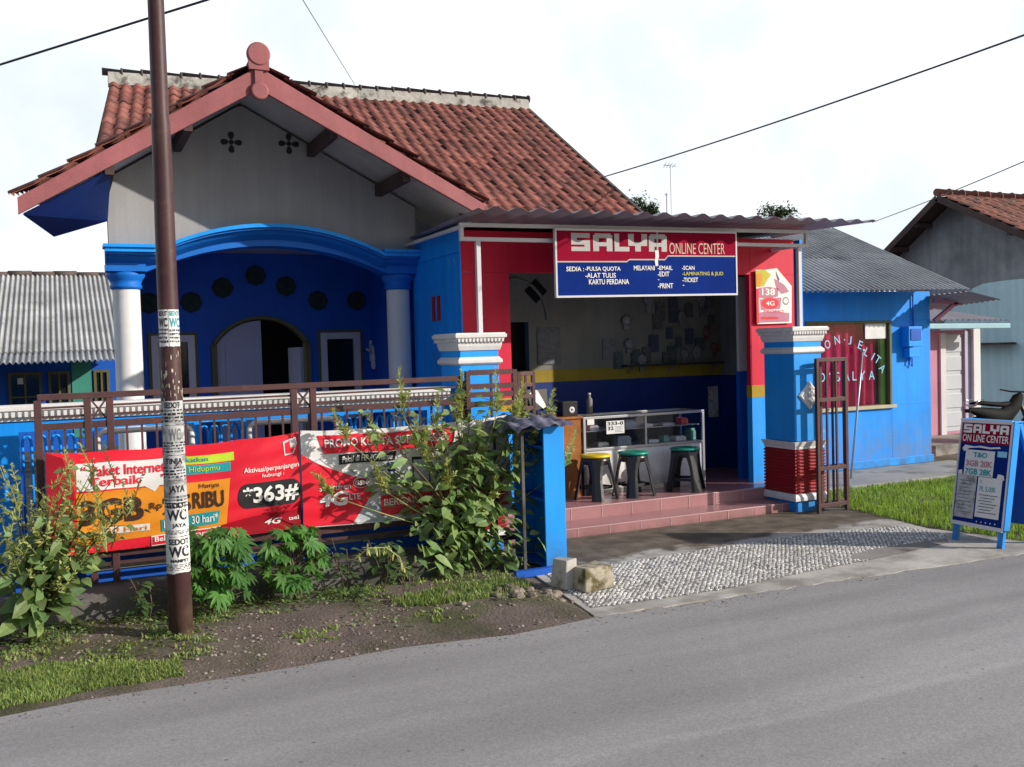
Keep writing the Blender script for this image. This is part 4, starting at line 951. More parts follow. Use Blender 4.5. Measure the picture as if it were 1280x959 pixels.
# ------------------------------------------------------------------ banners
def banner(label, TL, TR, BR, BLc, y, names, base, ph):
    t = thing('banner', label, 'banner', ((TL[0] + TR[0]) / 2, y, BLc[1]), 'banners tied to the railing')
    def f(u, v, l):
        x = (TL[0] + (TR[0] - TL[0]) * u) * (1 - v) + (BLc[0] + (BR[0] - BLc[0]) * u) * v
        z = (TL[1] + (TR[1] - TL[1]) * u) * (1 - v) + (BLc[1] + (BR[1] - BLc[1]) * u) * v
        z -= (.026 * math.sin(math.pi * u) + .008 * abs(math.sin(math.pi * u * 4))) * (1 - v)
        w = .012 * math.sin(u * 9 + ph + v * 2.0) + .006 * math.sin(u * 23 + v * 7 + ph) + .014 * math.sin(v * 3.1) + .0035 * math.sin(u * 60 + v * 25 + ph) * math.exp(-6 * min(u, 1 - u)) + .003 * math.sin(v * 30 + u * 11 + ph)
        return Vector((x, y - w - .0022 * l, z))
    m = MB(); m.smooth = True; m.grid(lambda a, b: f(a, 1 - b, 0), 90, 40); m.build('sheet', base, t)
    return t, Pan(f, names, (64, 26))
t, p = banner('red and orange banner reading Paket Internet, 3GB and *363#', (-.13, 1.117), (1.52, 1.152), (1.515, .452), (-.13, .425), 6.93, ['banner_white', 'lime', 'teal', 'orange', 'brown_ink', 'white_ink', 'ink', 'banner_dark', 'banner_red'], 'banner_red', .3)
p.poly([(.0, .0), (.06, .05), (.10, .38), (.06, .95), (.0, 1)], 'banner_dark', 1)
def gridrect(u0, v0, u1, v1, mat, lay): p.rect(u0, v0, u1, v1, mat, lay, 8)
gridrect(.107, .11, .452, .38, 'banner_white', 1); p.poly([(.36, .375), (.42, .375), (.40, .44)], 'banner_white', 2)
p.text('\u201c Paket Internet', .125, .135, .445, .245, 'banner_red', 3, .02); p.text('Terbaik', .152, .255, .35, .345, 'banner_red', 3, .02); p.text('\u201d', .425, .265, .45, .30, 'banner_red', 3, .02)
gridrect(.45, .115, .72, .20, 'lime', 1); p.text('Tingkatkan', .465, .13, .615, .19, 'teal', 3, .01)
gridrect(.45, .212, .705, .305, 'teal', 1); p.text('Hidupmu', .535, .225, .66, .295, 'lime', 3, .01)
p.poly([(.103, .40), (.30, .395), (.5, .39), (.70, .38), (.68, .86), (.5, .885), (.3, .90), (.103, .92)], 'orange', 1)
p.text('3GB', .115, .47, .355, .72, 'brown_ink', 4, .04); p.text('Rp', .378, .55, .425, .64, 'brown_ink', 4, .01); p.text('25', .43, .50, .54, .69, 'brown_ink', 4, .04); p.text('RIBU', .548, .49, .672, .66, 'brown_ink', 4, .02); p.text('Hanya', .575, .405, .655, .465, 'brown_ink', 4, .01)
gridrect(.198, .76, .375, .83, 'banner_white', 3); p.text('30 Hari', .21, .77, .365, .82, 'orange', 5, .01)
p.poly([(.42, .735), (.655, .70), (.645, .83), (.42, .86)], 'teal', 3); p.text('Berlaku 30 hari*', .43, .745, .645, .83, 'white_ink', 5, .01, drop=-.025)
p.poly([(.38, .895), (.655, .865), (.655, .985), (.38, 1.0)], 'white_ink', 3); p.poly([(.383, .905), (.652, .875), (.652, .975), (.383, .99)], 'banner_red', 4); p.text('Beli LDI sekarang!', .392, .905, .645, .975, 'white_ink', 6, .02, drop=-.02)
p.text('Aktivasi/perpanjangan', .758, .30, .995, .365, 'white_ink', 3, .01); p.text('hubungi :', .835, .375, .93, .425, 'white_ink', 3, .01)
p.pill(.73, .465, 1.0, .725, .04, 'ink', 2); p.text('*363#', .75, .50, .99, .69, 'white_ink', 4, .03)
p.poly([(.655, .86), (.80, .81), (1.0, .79), (1.0, .99), (.655, .99)], 'banner_dark', 2); p.text('4G', .84, .855, .915, .915, 'white_ink', 4, .02, .3); p.text('tsel', .945, .86, .99, .90, 'white_ink', 4, .01)
p.poly([(.928, .07), (.985, .045), (.99, .11), (.975, .21), (.935, .22)], 'banner_white', 2); p.poly([(.936, .085), (.958, .075), (.962, .15), (.982, .14), (.97, .20), (.94, .205)], 'banner_red', 3)
p.build('print', t)
t, p = banner('white and red banner reading PROMO KUOTA SUPER, half hidden by the bush', (1.526, 1.163), (3.18, 1.185), (3.20, .42), (1.53, .447), 6.925, ['banner_white', 'banner_red', 'ink', 'white_ink', 'banner_grey', 'teal', 'banner_dark', 'sign_blue'], 'banner_white', 1.9)
ux = lambda x: (x - 708) / 600.
gridrect(ux(800), .45, 1.0, .985, 'banner_grey', 1)
p.poly([(ux(752), .05), (ux(900), .05), (ux(1020), .05), (ux(1145), .05), (ux(1130), .235), (ux(900), .24), (ux(768), .24)], 'banner_red', 2); p.text('PROMO KUOTA SUPER BESAR', ux(772), .09, ux(1120), .175, 'white_ink', 4, .02)
p.poly([(ux(808), .255), (ux(967), .245), (ux(962), .345), (ux(808), .36)], 'ink', 3); p.text('Pakai di HP 4G Kamu', ux(816), .275, ux(955), .34, 'white_ink', 5, .015, .2, drop=-.012)
p.poly([(0, .24), (ux(740), .32), (ux(800), .42), (ux(868), .53), (ux(895), .66), (ux(878), .78), (ux(838), .99), (0, .99)], 'banner_red', 2)
p.text('smartfren', ux(752), .555, ux(838), .625, 'white_ink', 4, .005); p.ell(ux(866), .565, .036, .056, 'white_ink', 4); p.ell(ux(866), .565, .033, .049, 'banner_dark', 5); p.text('GSM', ux(849), .54, ux(883), .59, 'white_ink', 6, .02)
p.text('4G', ux(752), .635, ux(832), .79, 'white_ink', 4, .04, .2); p.text('LTE', ux(833), .675, ux(862), .735, 'white_ink', 4, .01)
gridrect(ux(940), .36, ux(963), .46, 'sign_blue', 3); gridrect(ux(942), .395, ux(961), .44, 'teal', 4); gridrect(ux(1010), .33, ux(1060), .62, 'ink', 3); gridrect(ux(1014), .36, ux(1056), .59, 'banner_grey', 4)
gridrect(ux(918), .71, .98, .93, 'banner_red', 3); p.text('BERGARANSI RESMI', ux(926), .75, ux(1150), .825, 'white_ink', 5, .02)
for k in range(7): p.ell(ux(830 + 26 * k), .44 + .03 * math.sin(k * 2.2), .012, .014, 'banner_white', 3)
p.build('print', t)

# ------------------------------------------------------------------ utility pole with pasted flyers
Pl = thing('utility_pole', 'rusty brown steel utility pole plastered with flyers at the roadside', 'pole', (.585, 6.05, 0))
PXc, PYc = .578, 6.05
rad = lambda z: .071 - .0055 * z
m = MB(); m.lathe((PXc, PYc, 0), [(rad(0), -.05), (rad(.6), .6), (rad(1.2), 1.2), (rad(1.74), 1.74), (rad(1.78) - .001, 1.76), (rad(2.4), 2.4), (rad(3), 3.0), (rad(3.1), 3.1), (rad(3.1) - .005, 3.13), (.047, 3.8), (.041, 6.2)], 32); m.build('shaft', 'pole', Pl)
m = MB(); m.bar((PXc - .45, PYc - .07, 5.9), (PXc + .45, PYc - .07, 5.9), .06); m.build('crossarm', 'timber', Pl)
for k in range(3):
    m = MB(); m.lathe((PXc - .35 + .35 * k, PYc - .07, 5.93), [(.02, 0), (.035, .02), (.02, .05), (.035, .07), (.02, .11)], 12); m.build('insulator', 'white', Pl)
def flyer(ang, za, zb, span, names, base):
    def f(u, v, l):
        z = zb + (za - zb) * v; r = rad(z) + .0008 + .0009 * l; a = R(ang) + (u - .5) * R(span) ; return Vector((PXc + r * math.sin(a), PYc - r * math.cos(a), z))
    m = MB(); m.smooth = True
    jag = [random.uniform(0, .04) for _ in range(9)]
    m.grid(lambda a, b: f(a, (1 - b) * (1 - .9 * jag[min(8, int(a * 8))]) , 0), 14, 8); o_ = m.build('flyer', base, Pl); return Pan(f, names), o_
NM = ['ink', 'ink_soft', 'teal', 'paper', 'paper_grey']
def scribble(p, v0, v1, n, mat='ink'):
    for k in range(n):
        v = v0 + (v1 - v0) * k / n
        x = .04
        while x < .92:
            w = random.uniform(.05, .16); p.rect(x, v, min(.97, x + w), v + (v1 - v0) / n * random.uniform(.35, .7), mat if random.random() < .7 else 'ink_soft', 1, 2); x += w + random.uniform(.02, .07)
def addtext(p, t, u0, v0, u1, v1, mat='ink', bold=.03): p.text(t, u0, v0, u1, v1, mat, 2, bold)
FA = -6 # camera side of the pole
for a0, za, zb, sp_, base, items in (
    (FA - 34, 1.775, 1.995, 62, 'paper', [('SEDOT', .1, .04, .95, .17, 'brown'), ('WC', .1, .22, .95, .46, 'ink')]),
    (FA + 36, 1.775, 1.995, 72, 'paper', [('SEDOT', .05, .04, .95, .17, 'teal'), ('WC', .05, .22, .95, .48, 'teal')]),
    (FA - 4, 1.31, 1.455, 150, 'paper_grey', [('SEDOT', .25, .05, .8, .3, 'ink')]),
    (FA + 6, 1.13, 1.31, 140, 'paper_grey', [('WC', .3, .1, .75, .5, 'ink_soft')]),
    (FA - 2, .98, 1.13, 150, 'paper_grey', [('TINJA', .2, .1, .8, .4, 'ink')]),
    (FA + 4, .80, .98, 150, 'paper_grey', [('JAYA', .25, .15, .8, .45, 'ink')]),
    (FA - 2, .645, .86, 158, 'paper', [('SEDOT', .2, .04, .88, .20, 'ink'), ('WC', .2, .24, .86, .54, 'ink'), ('JAYA', .38, .62, .82, .76, 'ink')]),
    (FA + 2, .425, .645, 158, 'paper', [('SEDOT', .2, .05, .88, .21, 'ink'), ('WC', .2, .25, .86, .55, 'ink'), ('MAMPET', .25, .60, .85, .69, 'ink')])):
    p, o_ = flyer(a0, za, zb, sp_, NM, base)
    for tx, u0, v0, u1, v1, c in items: addtext(p, tx, u0, v0, u1, v1, 'ink' if c == 'brown' else c)
    scribble(p, max(i[4] for i in items) + .05, .93, 4)
    p.build('lettering', o_)
m = MB(); m.smooth = False
for k in range(46):
    a = R(FA + random.uniform(-85, 85)); z = random.choice([random.uniform(1.44, 1.76), random.uniform(1.46, 1.62)]); w = random.uniform(.02, .16); h = random.uniform(.006, .03); r = rad(z) + .001 + .0004 * (k % 5); pts = []
    for q in range(7):
        b = 2 * math.pi * q / 7; s = random.uniform(.6, 1.1); aa = a + w * s * math.cos(b) * .6; zz = z + h * s * math.sin(b); pts.append((PXc + r * math.sin(aa), PYc - r * math.cos(aa), zz))
    m.poly(pts)
m.build('paper_scraps', 'flake', Pl)

# ------------------------------------------------------------------ cables, antenna
def cable(label, a, b, sag, r, n=24):
    a = Vector(a); b = Vector(b); m = MB(); m.tube([a.lerp(b, i / n) - Vector((0, 0, sag * 4 * (i / n) * (1 - i / n))) for i in range(n + 1)], r, 6)
    o_ = m.build('overhead_cable', 'cable'); tag(o_, label, 'cable', 'overhead cables'); return o_
cable('black overhead cable at the upper left running past the pole', (-4.0, 12.8, 3.67), (5.4, 3.0, 4.97), .0, .009)
cable('thin grey wire coming down from the sky behind the main roof', (1.86, 7.9, 4.66), (3.59, 12.3, 5.22), .0, .004)
cable('long black cable rising from the shop roof to the upper right', (6.43, 11.0, 3.91), (6.77, 3.2, 4.05), .06, .008)
cable('lower cable at the right reaching down behind the salon roof', (14.96, 14.6, 4.08), (9.8, 6.6, 3.79), .03, .007)
An = thing('tv_antenna', 'small television antenna on a mast behind the shop roof', 'antenna', (13.8, 20, 2))
m = MB(); m.tube([(13.82, 20, 2.0), (13.82, 20, 6.2)], .008, 6); m.build('mast', 'alu', An)
m = MB(); m.tube([(13.62, 20, 6.16), (14.0, 20, 6.15)], .009, 6)
for k in range(4): m.tube([(13.66 + .09 * k, 19.93, 6.16 + .06 - .008 * k), (13.66 + .09 * k, 20.07, 6.16 - .06 + .008 * k)], .006, 5)
m.build('boom', 'alu', An)
An2 = thing('radio_mast', 'slim bare pole standing beside the far tree', 'mast', (15.4, 22.5, 0))
m = MB(); m.tube([(15.4, 22.5, 0), (15.4, 22.5, 5.95)], .014, 6); m.tube([(15.34, 22.5, 5.9), (15.46, 22.5, 5.9)], .012, 5); m.build('mast', 'alu', An2)

# ------------------------------------------------------------------ blue kiosk box with tarp
Bx = thing('blue_cabinet', 'narrow bright blue cabinet at the verge right of the bush', 'cabinet', (3.3, 6.6, 0))
m = MB(); m.box(3.23, 3.405, 6.40, 6.418, .03, 1.12); m.build('front_panel', 'blue', Bx, bevel=.003)
m = MB(); m.box(3.387, 3.405, 6.42, 6.95, .03, 1.12); m.box(3.23, 3.386, 6.93, 6.95, .03, 1.12); m.build('side_panel', 'blue', Bx)
m = MB(); m.box(3.232, 3.386, 6.42, 6.93, .05, .07); m.box(3.232, 3.386, 6.42, 6.93, .55, .57); m.box(3.232, 3.386, 6.42, 6.93, .95, .97); m.build('shelf', 'blue_deep', Bx)
m = MB(); m.bar((3.06, 6.42, 0), (3.06, 6.42, 1.08), .022); m.bar((3.06, 6.93, 0), (3.06, 6.93, 1.08), .022); m.bar((3.05, 6.42, 1.09), (3.40, 6.42, 1.13), .02); m.build('frame', 'curb', Bx)
m = MB(); m.box(2.95, 3.40, 6.34, 6.39, .02, .07); m.build('foot_bar', 'blue_deep', Bx)
tp = MB(); tp.smooth = True
def tarpf(u, v):
    x = 2.98 + .46 * u; y = 6.30 + .70 * v; z = 1.17 + .016 * math.sin(u * 13 + v * 9) + .012 * math.sin(v * 23 + u * 7) + .008 * math.sin(u * 31)
    e = max(0, .14 - v) / .14; z -= e * (.035 + .012 * math.sin(u * 5)); e2 = max(0, u - .84) / .16; z -= e2 * .022; e3 = max(0, .2 - u) / .2; z -= e3 * .05 * (1 + .5 * math.sin(v * 17))
    return (x, y, z)
tp.grid(tarpf, 28, 24); tag(rebase(tp.build('plastic_tarp', 'tarp')), 'crumpled grey plastic tarp draped over the blue cabinet', 'tarp')

# ------------------------------------------------------------------ concrete blocks by the kerb
def blockshape(mb, c, sx_, sy_, sz_, ang, j=.012):
    ca, sa = math.cos(ang), math.sin(ang); p_ = []
    for z in (0, 1):
        for i, k in ((-1, -1), (1, -1), (1, 1), (-1, 1)):
            x = i * sx_ * (1 - .06 * z) + random.uniform(-j, j); y = k * sy_ * (1 - .06 * z) + random.uniform(-j, j); p_.append((c[0] + x * ca - y * sa, c[1] + x * sa + y * ca, c[2] + z * sz_ + random.uniform(-j, j) * z))
    mb.hexa(p_)
m = MB(); blockshape(m, (3.27, 5.80, .028), .125, .10, .165, R(8)); tag(rebase(m.build('concrete_block', 'block', bevel=.012)), 'mossy tan concrete block with a dark stain on its front', 'block')
m = MB(); blockshape(m, (3.115, 5.91, .028), .045, .09, .205, R(10)); tag(rebase(m.build('concrete_block', 'block_white', bevel=.008)), 'narrow whitish concrete block standing behind the stained one', 'block')

# ------------------------------------------------------------------ A-frame sign board
A = thing('sandwich_board', 'blue folding sandwich board on the grass reading SALYA ON LINE CENTER', 'sign', (6.8, 5.42, 0))
TLf = Vector((6.75, 5.635, 1.01)); TRf = Vector((6.75, 5.165, 1.015)); BLf = Vector((6.645, 5.665, .175)); BRf = Vector((6.645, 5.19, .17))
Uv = TRf - TLf; Vv = BLf - TLf; Nv = Vv.cross(Uv).normalized()
if Nv.x > 0: Nv = -Nv
m = MB(); th = -Nv * .022
m.hexa([BLf, BRf, BRf + th, BLf + th, TLf, TRf, TRf + th, TLf + th]); m.build('front_board', 'sign_blue', A)
m = MB()
for a_, b_ in ((TLf, TRf), (BLf, BRf)): m.bar(a_ + Nv * .004, b_ + Nv * .004, .03, .018, Nv)
for a_, b_ in ((TLf, BLf), (TRf, BRf)): m.bar(a_ + Nv * .004, b_ + Nv * .004, .012, .012, Nv)
m.build('frame', 'white_frame', A)
for q in (.05, .95):
    m = MB(); s = TLf + Uv * q; e_ = s + Vv * (1.2 if q < .5 else 1.185); m.bar(s + th * 1.7, e_ + th * 1.7, .05, .034, Nv); m.build('leg', 'blue', A, bevel=.003)
m = MB(); s = TRf - Uv.normalized() * -.004; m.hexa([BRf + Uv.normalized() * .002, BRf + Uv.normalized() * .014, BRf + Uv.normalized() * .014 + th * 3, BRf + Uv.normalized() * .002 + th * 3, TRf + Uv.normalized() * .002, TRf + Uv.normalized() * .014, TRf + Uv.normalized() * .014 + th * 3, TRf + Uv.normalized() * .002 + th * 3]); m.build('edge_board', 'blue', A)
bk0 = TLf + Vector((.075, 0, -.01)); bk1 = TRf + Vector((.075, 0, -.01)); dn = Vector((.30, 0, -.86))
m = MB(); m.hexa([bk0 + dn, bk1 + dn, bk1 + dn + Vector((.02, 0, .006)), bk0 + dn + Vector((.02, 0, .006)), bk0, bk1, bk1 + Vector((.02, 0, .006)), bk0 + Vector((.02, 0, .006))]); m.build('rear_board', 'blue_deep', A)
for q in (bk0, bk1):
    m = MB(); m.bar(q, q + dn * 1.16, .04, .03, (0, 1, 0)); m.build('leg', 'blue', A, bevel=.003)
m = MB(); m.box(6.745, 6.85, 5.15, 5.65, 1.012, 1.026); m.build('hinge_cap', 'blue', A, bevel=.003)
p = Pan(plane(TLf, Uv, Vv, Nv, .0015), ['sign_red', 'white_ink', 'paper', 'teal', 'sky_ink', 'ink_soft', 'banner_red', 'paper_grey', 'pink'])
p.rect(.02, .015, .98, .215, 'sign_red', 1)
for c, a_, b_ in (('S', .05, .22), ('A', .245, .41), ('L', .43, .585), ('Y', .58, .755), ('A', .775, .94)): p.block(c, a_, .03, b_, .115, 'white_ink', 3)
p.text('ON LINE CENTER', .045, .13, .955, .20, 'white_ink', 3, .012)
p.poly([(.06, .27), (.11, .235), (.3, .245), (.42, .235), (.62, .245), (.8, .235), (.82, .25), (.6, .262), (.4, .252), (.2, .265), (.10, .30)], 'paper', 2)
p.rect(.14, .28, .72, .53, 'paper', 2); p.text('T&O', .30, .30, .58, .35, 'teal', 4, .03); p.text('3GB 20K', .17, .38, .70, .44, 'pink', 4, .03); p.text('7GB 28K', .17, .46, .70, .52, 'teal', 4, .03)
p.rect(.03, .525, .42, .945, 'paper_grey', 2); p.rect(.45, .535, .92, .92, 'paper', 3); p.poly([(.82, .49), (.93, .50), (.95, .545), (.80, .54)], 'paper', 2); p.poly([(.03, .49), (.10, .48), (.12, .53), (.03, .53)], 'paper', 2)
p.text('K', .5, .56, .54, .59, 'teal', 4); p.text('PL 5.000', .5, .62, .8, .67, 'teal', 4, .01)
for k in range(7): p.rect(.5 + .03 * (k % 2), .70 + .028 * k, .86 - .05 * (k % 3), .708 + .028 * k, 'ink_soft', 4)
for k in range(10): p.rect(.08, .58 + .034 * k, .36 - .04 * (k % 3), .586 + .034 * k, 'ink_soft', 4)
p.rect(.77, .275, .95, .33, 'sky_ink', 2)
for k in range(5): p.ell(.5 + .09 * k, .965, .012, .007, 'paper', 2)
p.build('lettering', A)

# ================================================================== SALON (right)
Sa = thing('salon', 'small blue beauty salon with grey corrugated roof and curtained window', 'salon', (9.0, 9.2, 0))
WY = 9.20
m = MB(); wallcells(m, WY, WY + .14, 7.20, 10.43, .05, 2.32, [(8.3, 9.72, .84, 1.945)]); m.build('front_wall', 'blue_wall', Sa, bevel=.004)
m = MB(); m.box(10.29, 10.43, WY + .142, 11.6, .0, 2.32); m.build('side_wall', 'pink', Sa)
m = MB(); m.box(7.2, 10.45, WY - .02, WY - .001, .06, .16); m.build('plinth', 'blue', Sa, bevel=.004)
w = MB(); t_ = .035
w.box(8.3, 8.3 + t_, WY - .015, WY + .10, .86, 1.945 - t_); w.box(9.72 - t_, 9.72, WY - .015, WY + .10, .86, 1.945 - t_); w.box(8.3, 9.72, WY - .015, WY + .10, 1.945 - t_, 1.945)
win = w.build('window', 'olive', Sa, bevel=.003)
m = MB(); m.box(8.26, 9.76, WY - .05, WY + .10, .815, .858); m.build('sill', 'sill', win, bevel=.004)
m = MB(); m.poly([(8.3 + t_, WY + .032, .86), (9.72 - t_, WY + .032, .86), (9.72 - t_, WY + .032, 1.91), (8.3 + t_, WY + .032, 1.91)]); m.build('pane', 'glass', win)
m = MB(); m.box(9.60, 9.684, WY + .06, WY + .10, .86, 1.91); m.build('jamb_strip', 'green_paint', win)
m = MB(); m.smooth = True; m.grid(lambda u, v: (8.32 + 1.28 * u, WY + .13 + .028 * math.sin(u * 52 + .8 * math.sin(u * 9)) * (.5 + .5 * v), 1.91 - 1.05 * v), 220, 4); m.build('curtain', 'cloth_maroon', win)
m = MB(); m.box(8.31, 9.71, WY + .18, WY + .19, .86, 1.94); m.build('dark_back', 'dark_room', win)
fx = lambda px: 8.61 + (px - 1030) * .01335; fz = lambda py: 1.66 - (py - 429) * .0103
p = Pan(plane((0, WY + .029, 0), (1, 0, 0), (0, 0, 1), (0, -1, 0), .001), ['sky_ink'])
def letter(c, px_, py_, rot, h=.105):
    vs, fs = glyphs(c, .0); w_ = h * {'I': .16, '.': .18, "'": .18, 'L': .6, 'J': .45, 'N': .8, 'O': .85, 'A': .85, 'Y': .85, 'T': .8, 'S': .65, 'D': .75, 'E': .62}[c]; hh = h * (.18 if c in ".'" else 1)
    X_, Z_ = fx(px_), fz(py_) + (.04 if c == "'" else 0); ca, sa = math.cos(R(rot)), math.sin(R(rot)); b = p.mb.pts([p.f(X_ + (a - .5) * w_ * ca + (c_ - .5) * hh * sa, Z_ + (a - .5) * w_ * sa - (c_ - .5) * hh * ca, 1) for a, c_ in vs])
    for f_ in fs: p.mb.face([b + i for i in f_])
for c, a_, b_, r_ in (('N', 1024, 434, 28), ('O', 1035, 429, 18), ('N', 1047, 424, 8), ('.', 1056, 424, 0), ('J', 1063, 425, -8), ('E', 1076, 431, -22), ('L', 1084, 440, -32), ('I', 1092, 446, -35), ('T', 1098, 450, -38), ('A', 1104, 461, -48)):
    if not (c == 'N' and a_ == 1024): letter(c, a_, b_, r_)
for c, a_ in (('D', 1028), ("'", 1037), ('S', 1047), ('A', 1058), ('L', 1068), ('Y', 1078), ('A', 1090)): letter(c, a_, 469, 0, .115)
p.mb.build('lettering', ['sky_ink'], win)
card('notice_paper', 'blank white paper taped inside the top corner of the salon window', 'paper', 9.30, 9.66, 1.715, 1.925, 'paper', None, WY + .026)
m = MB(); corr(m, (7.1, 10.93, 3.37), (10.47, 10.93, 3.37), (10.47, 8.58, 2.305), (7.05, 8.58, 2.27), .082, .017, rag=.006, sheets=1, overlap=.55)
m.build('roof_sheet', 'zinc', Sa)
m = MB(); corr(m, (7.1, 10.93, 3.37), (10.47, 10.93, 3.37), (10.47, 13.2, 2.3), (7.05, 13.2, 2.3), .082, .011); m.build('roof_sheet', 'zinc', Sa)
m = MB(); m.bar((7.2, 8.72, 2.305), (10.42, 8.72, 2.335), .04, .05); m.build('purlin', 'timber', Sa)
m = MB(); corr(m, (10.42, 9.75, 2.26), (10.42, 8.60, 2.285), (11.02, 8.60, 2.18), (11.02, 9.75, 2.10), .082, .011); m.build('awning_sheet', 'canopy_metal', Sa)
m = MB(); m.bar((10.45, 9.15, 1.93), (10.86, 9.15, 2.17), .045); m.bar((10.44, 9.15, 2.19), (10.95, 9.15, 2.155), .045); m.build('bracket', 'pink', Sa)
E_ = thing('electric_meter', 'blue painted electricity meter box on the salon wall', 'meter', (10.0, 9.2, 1.5))
m = MB(); m.box(9.90, 10.14, WY - .13, WY - .002, 1.60, 1.86); m.build('box', 'blue', E_, bevel=.008)
m = MB(); m.box(9.93, 10.11, WY - .14, WY - .131, 1.68, 1.83); m.build('cover', 'blue_deep', E_, bevel=.003)
m = MB(); m.box(9.94, 10.12, WY - .10, WY - .002, 1.46, 1.585); m.build('breaker', 'blue', E_, bevel=.006)
m = MB(); m.tube([(10.02, WY - .02, 1.47), (10.0, WY - .03, 1.38), (10.06, WY - .03, 1.34), (10.08, WY - .015, 1.44)], .009, 6); m.tube([(10.1, WY - .02, 1.87), (10.1, WY - .02, 2.28)], .010, 6); m.build('conduit', 'blue_deep', E_)
m = MB(); m.tube([(8.43, 8.62, .03), (8.98, 9.0, 1.20), (9.165, 9.135, 1.56)], [.014, .014, .013], 8); m.lathe((9.165, 9.135, 1.55), [(.016, 0), (.026, .01), (.026, .03), (.012, .04)], 10)
tag(m.build('washing_pole', 'alu'), 'slim pale pole leaning on the salon window', 'pole')

# ------------------------------------------------------------------ pink annex with steel door
Px = thing('pink_annex', 'pink lean-to with pale steel door, white post and blue gutter', 'building', (12.7, 11, 0))
m = MB(); wallcells(m, 11.0, 11.12, 11.3, 13.36, .0, 1.82, [(12.78, 13.23, .19, 1.76)]); m.build('wall', 'pink', Px)
m = MB(); m.box(13.362, 13.52, 10.93, 11.13, .0, 1.86); m.build('post', 'white', Px, bevel=.005)
m = MB(); m.box(12.66, 12.775, 10.965, 11.05, .15, 1.78); m.build('door_frame', 'white_frame', Px)
m = MB(); m.box(12.78, 13.23, 11.03, 11.06, .19, 1.76)
for k in range(5): m.box(12.83, 13.18, 11.015, 11.03, .27 + k * .30, .50 + k * .30)
m.build('door', 'door_steel', Px, bevel=.005)
m = MB(); m.box(13.23, 13.355, 10.985, 10.998, .19, 1.8); m.build('door_frame', 'lilac', Px)
m = MB(); m.bar((11.6, 10.55, 1.885), (13.68, 10.55, 1.865), .10, .08); m.build('gutter', 'gutter', Px, bevel=.01)
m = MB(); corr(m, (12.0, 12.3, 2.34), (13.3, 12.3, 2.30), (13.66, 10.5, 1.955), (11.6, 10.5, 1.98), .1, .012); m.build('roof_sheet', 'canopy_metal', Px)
m = MB(); m.box(11.3, 13.4, 9.9, 10.998, -.05, .15); m.build('doorstep', 'concrete', Px, bevel=.01)

# ------------------------------------------------------------------ far tiled house
Fh = thing('far_house', 'grey plastered gable house with tiled roof and pale blue lower wall', 'house', (18, 13, 0))
GXp = 15.6
gp = [(11.0, -.1), (11.0, 3.45), (13.55, 4.42), (15.0, 3.45), (15.0, -.1)]
pk = (13.55, 4.50); fr = (10.2, 2.80); bk_ = (15.35, 3.25)
zr = lambda y: pk[1] - (pk[0] - y) * (pk[1] - fr[1]) / (pk[0] - fr[0]) if y < pk[0] else pk[1] - (y - pk[0]) * (pk[1] - bk_[1]) / (bk_[0] - pk[0])
m = MB(); poly = [(10.6, -.1), (10.6, zr(10.6) - .1), (13.55, pk[1] - .1), (15.0, zr(15.0) - .1), (15.0, -.1)]
n_ = len(poly); b0 = m.pts([(GXp + .45, y, z) for y, z in poly] + [(24, y, z) for y, z in poly]); m.face(range(b0, b0 + n_)); m.face(range(b0 + 2 * n_ - 1, b0 + n_ - 1, -1))
for i in range(n_): m.face((b0 + i, b0 + n_ + i, b0 + n_ + (i + 1) % n_, b0 + (i + 1) % n_))
m.build('gable_wall', 'plaster_grey', Fh)
m = MB(); pts = [(10.57, -.1), (10.57, 2.95), (11.1, 2.86), (11.9, 2.75), (12.5, 2.74), (12.9, 2.72), (13.25, 2.60), (13.5, 2.45), (13.8, 2.0), (14.2, 1.5), (14.9, 1.3), (14.9, -.1)]
n_ = len(pts); b0 = m.pts([(GXp + .44, y, z) for y, z in pts] + [(GXp + .449, y, z) for y, z in pts]); m.face(range(b0, b0 + n_))
m.build('lower_wall', 'pale_blue', Fh)
m = MB(); m.box(GXp + .45, 24, 10.56, 10.598, -.1, 2.6); m.build('front_wall', 'pale_blue', Fh)
m = MB(); tiles(m, quadP((GXp, pk[0], pk[1]), (24, pk[0], pk[1]), (24, fr[0], fr[1]), (GXp, fr[0], fr[1])), 34, 14, .03, .034); m.build('roof_tiles', 'tile_old', Fh)
m = MB(); m.poly([(GXp, pk[0], pk[1] - .03), (GXp, bk_[0], bk_[1] - .03), (24, bk_[0], bk_[1] - .03), (24, pk[0], pk[1] - .03)]); m.poly([(GXp, pk[0], pk[1] - .07), (24, pk[0], pk[1] - .07), (24, bk_[0], bk_[1] - .07), (GXp, bk_[0], bk_[1] - .07)])
m.poly([(GXp, pk[0], pk[1] - .07), (GXp, fr[0], fr[1] - .07), (24, fr[0], fr[1] - .07), (24, pk[0], pk[1] - .07)]); m.build('roof_deck', 'timber', Fh)
for e0, e1 in ((pk, fr), (pk, bk_)):
    m = MB(); m.bar((GXp - .02, e0[0], e0[1] - .07), (GXp - .02, e1[0], e1[1] - .07), .03, .12); m.build('barge_board', 'timber', Fh)
for y in (14.1, 14.7, 12.0): m = MB(); m.bar((GXp, y, zr(y) - .14), (GXp + .5, y, zr(y) - .14), .07, .09); m.build('purlin', 'timber', Fh)
m = MB()
for i in range(22): m.lathe((GXp - .03 + i * .36, pk[0], pk[1] + .045), [(.075, 0), (.065, .33), (.09, .335), (.09, .36)], 10, 'x')
m.build('ridge_cap', 'tile_old', Fh)
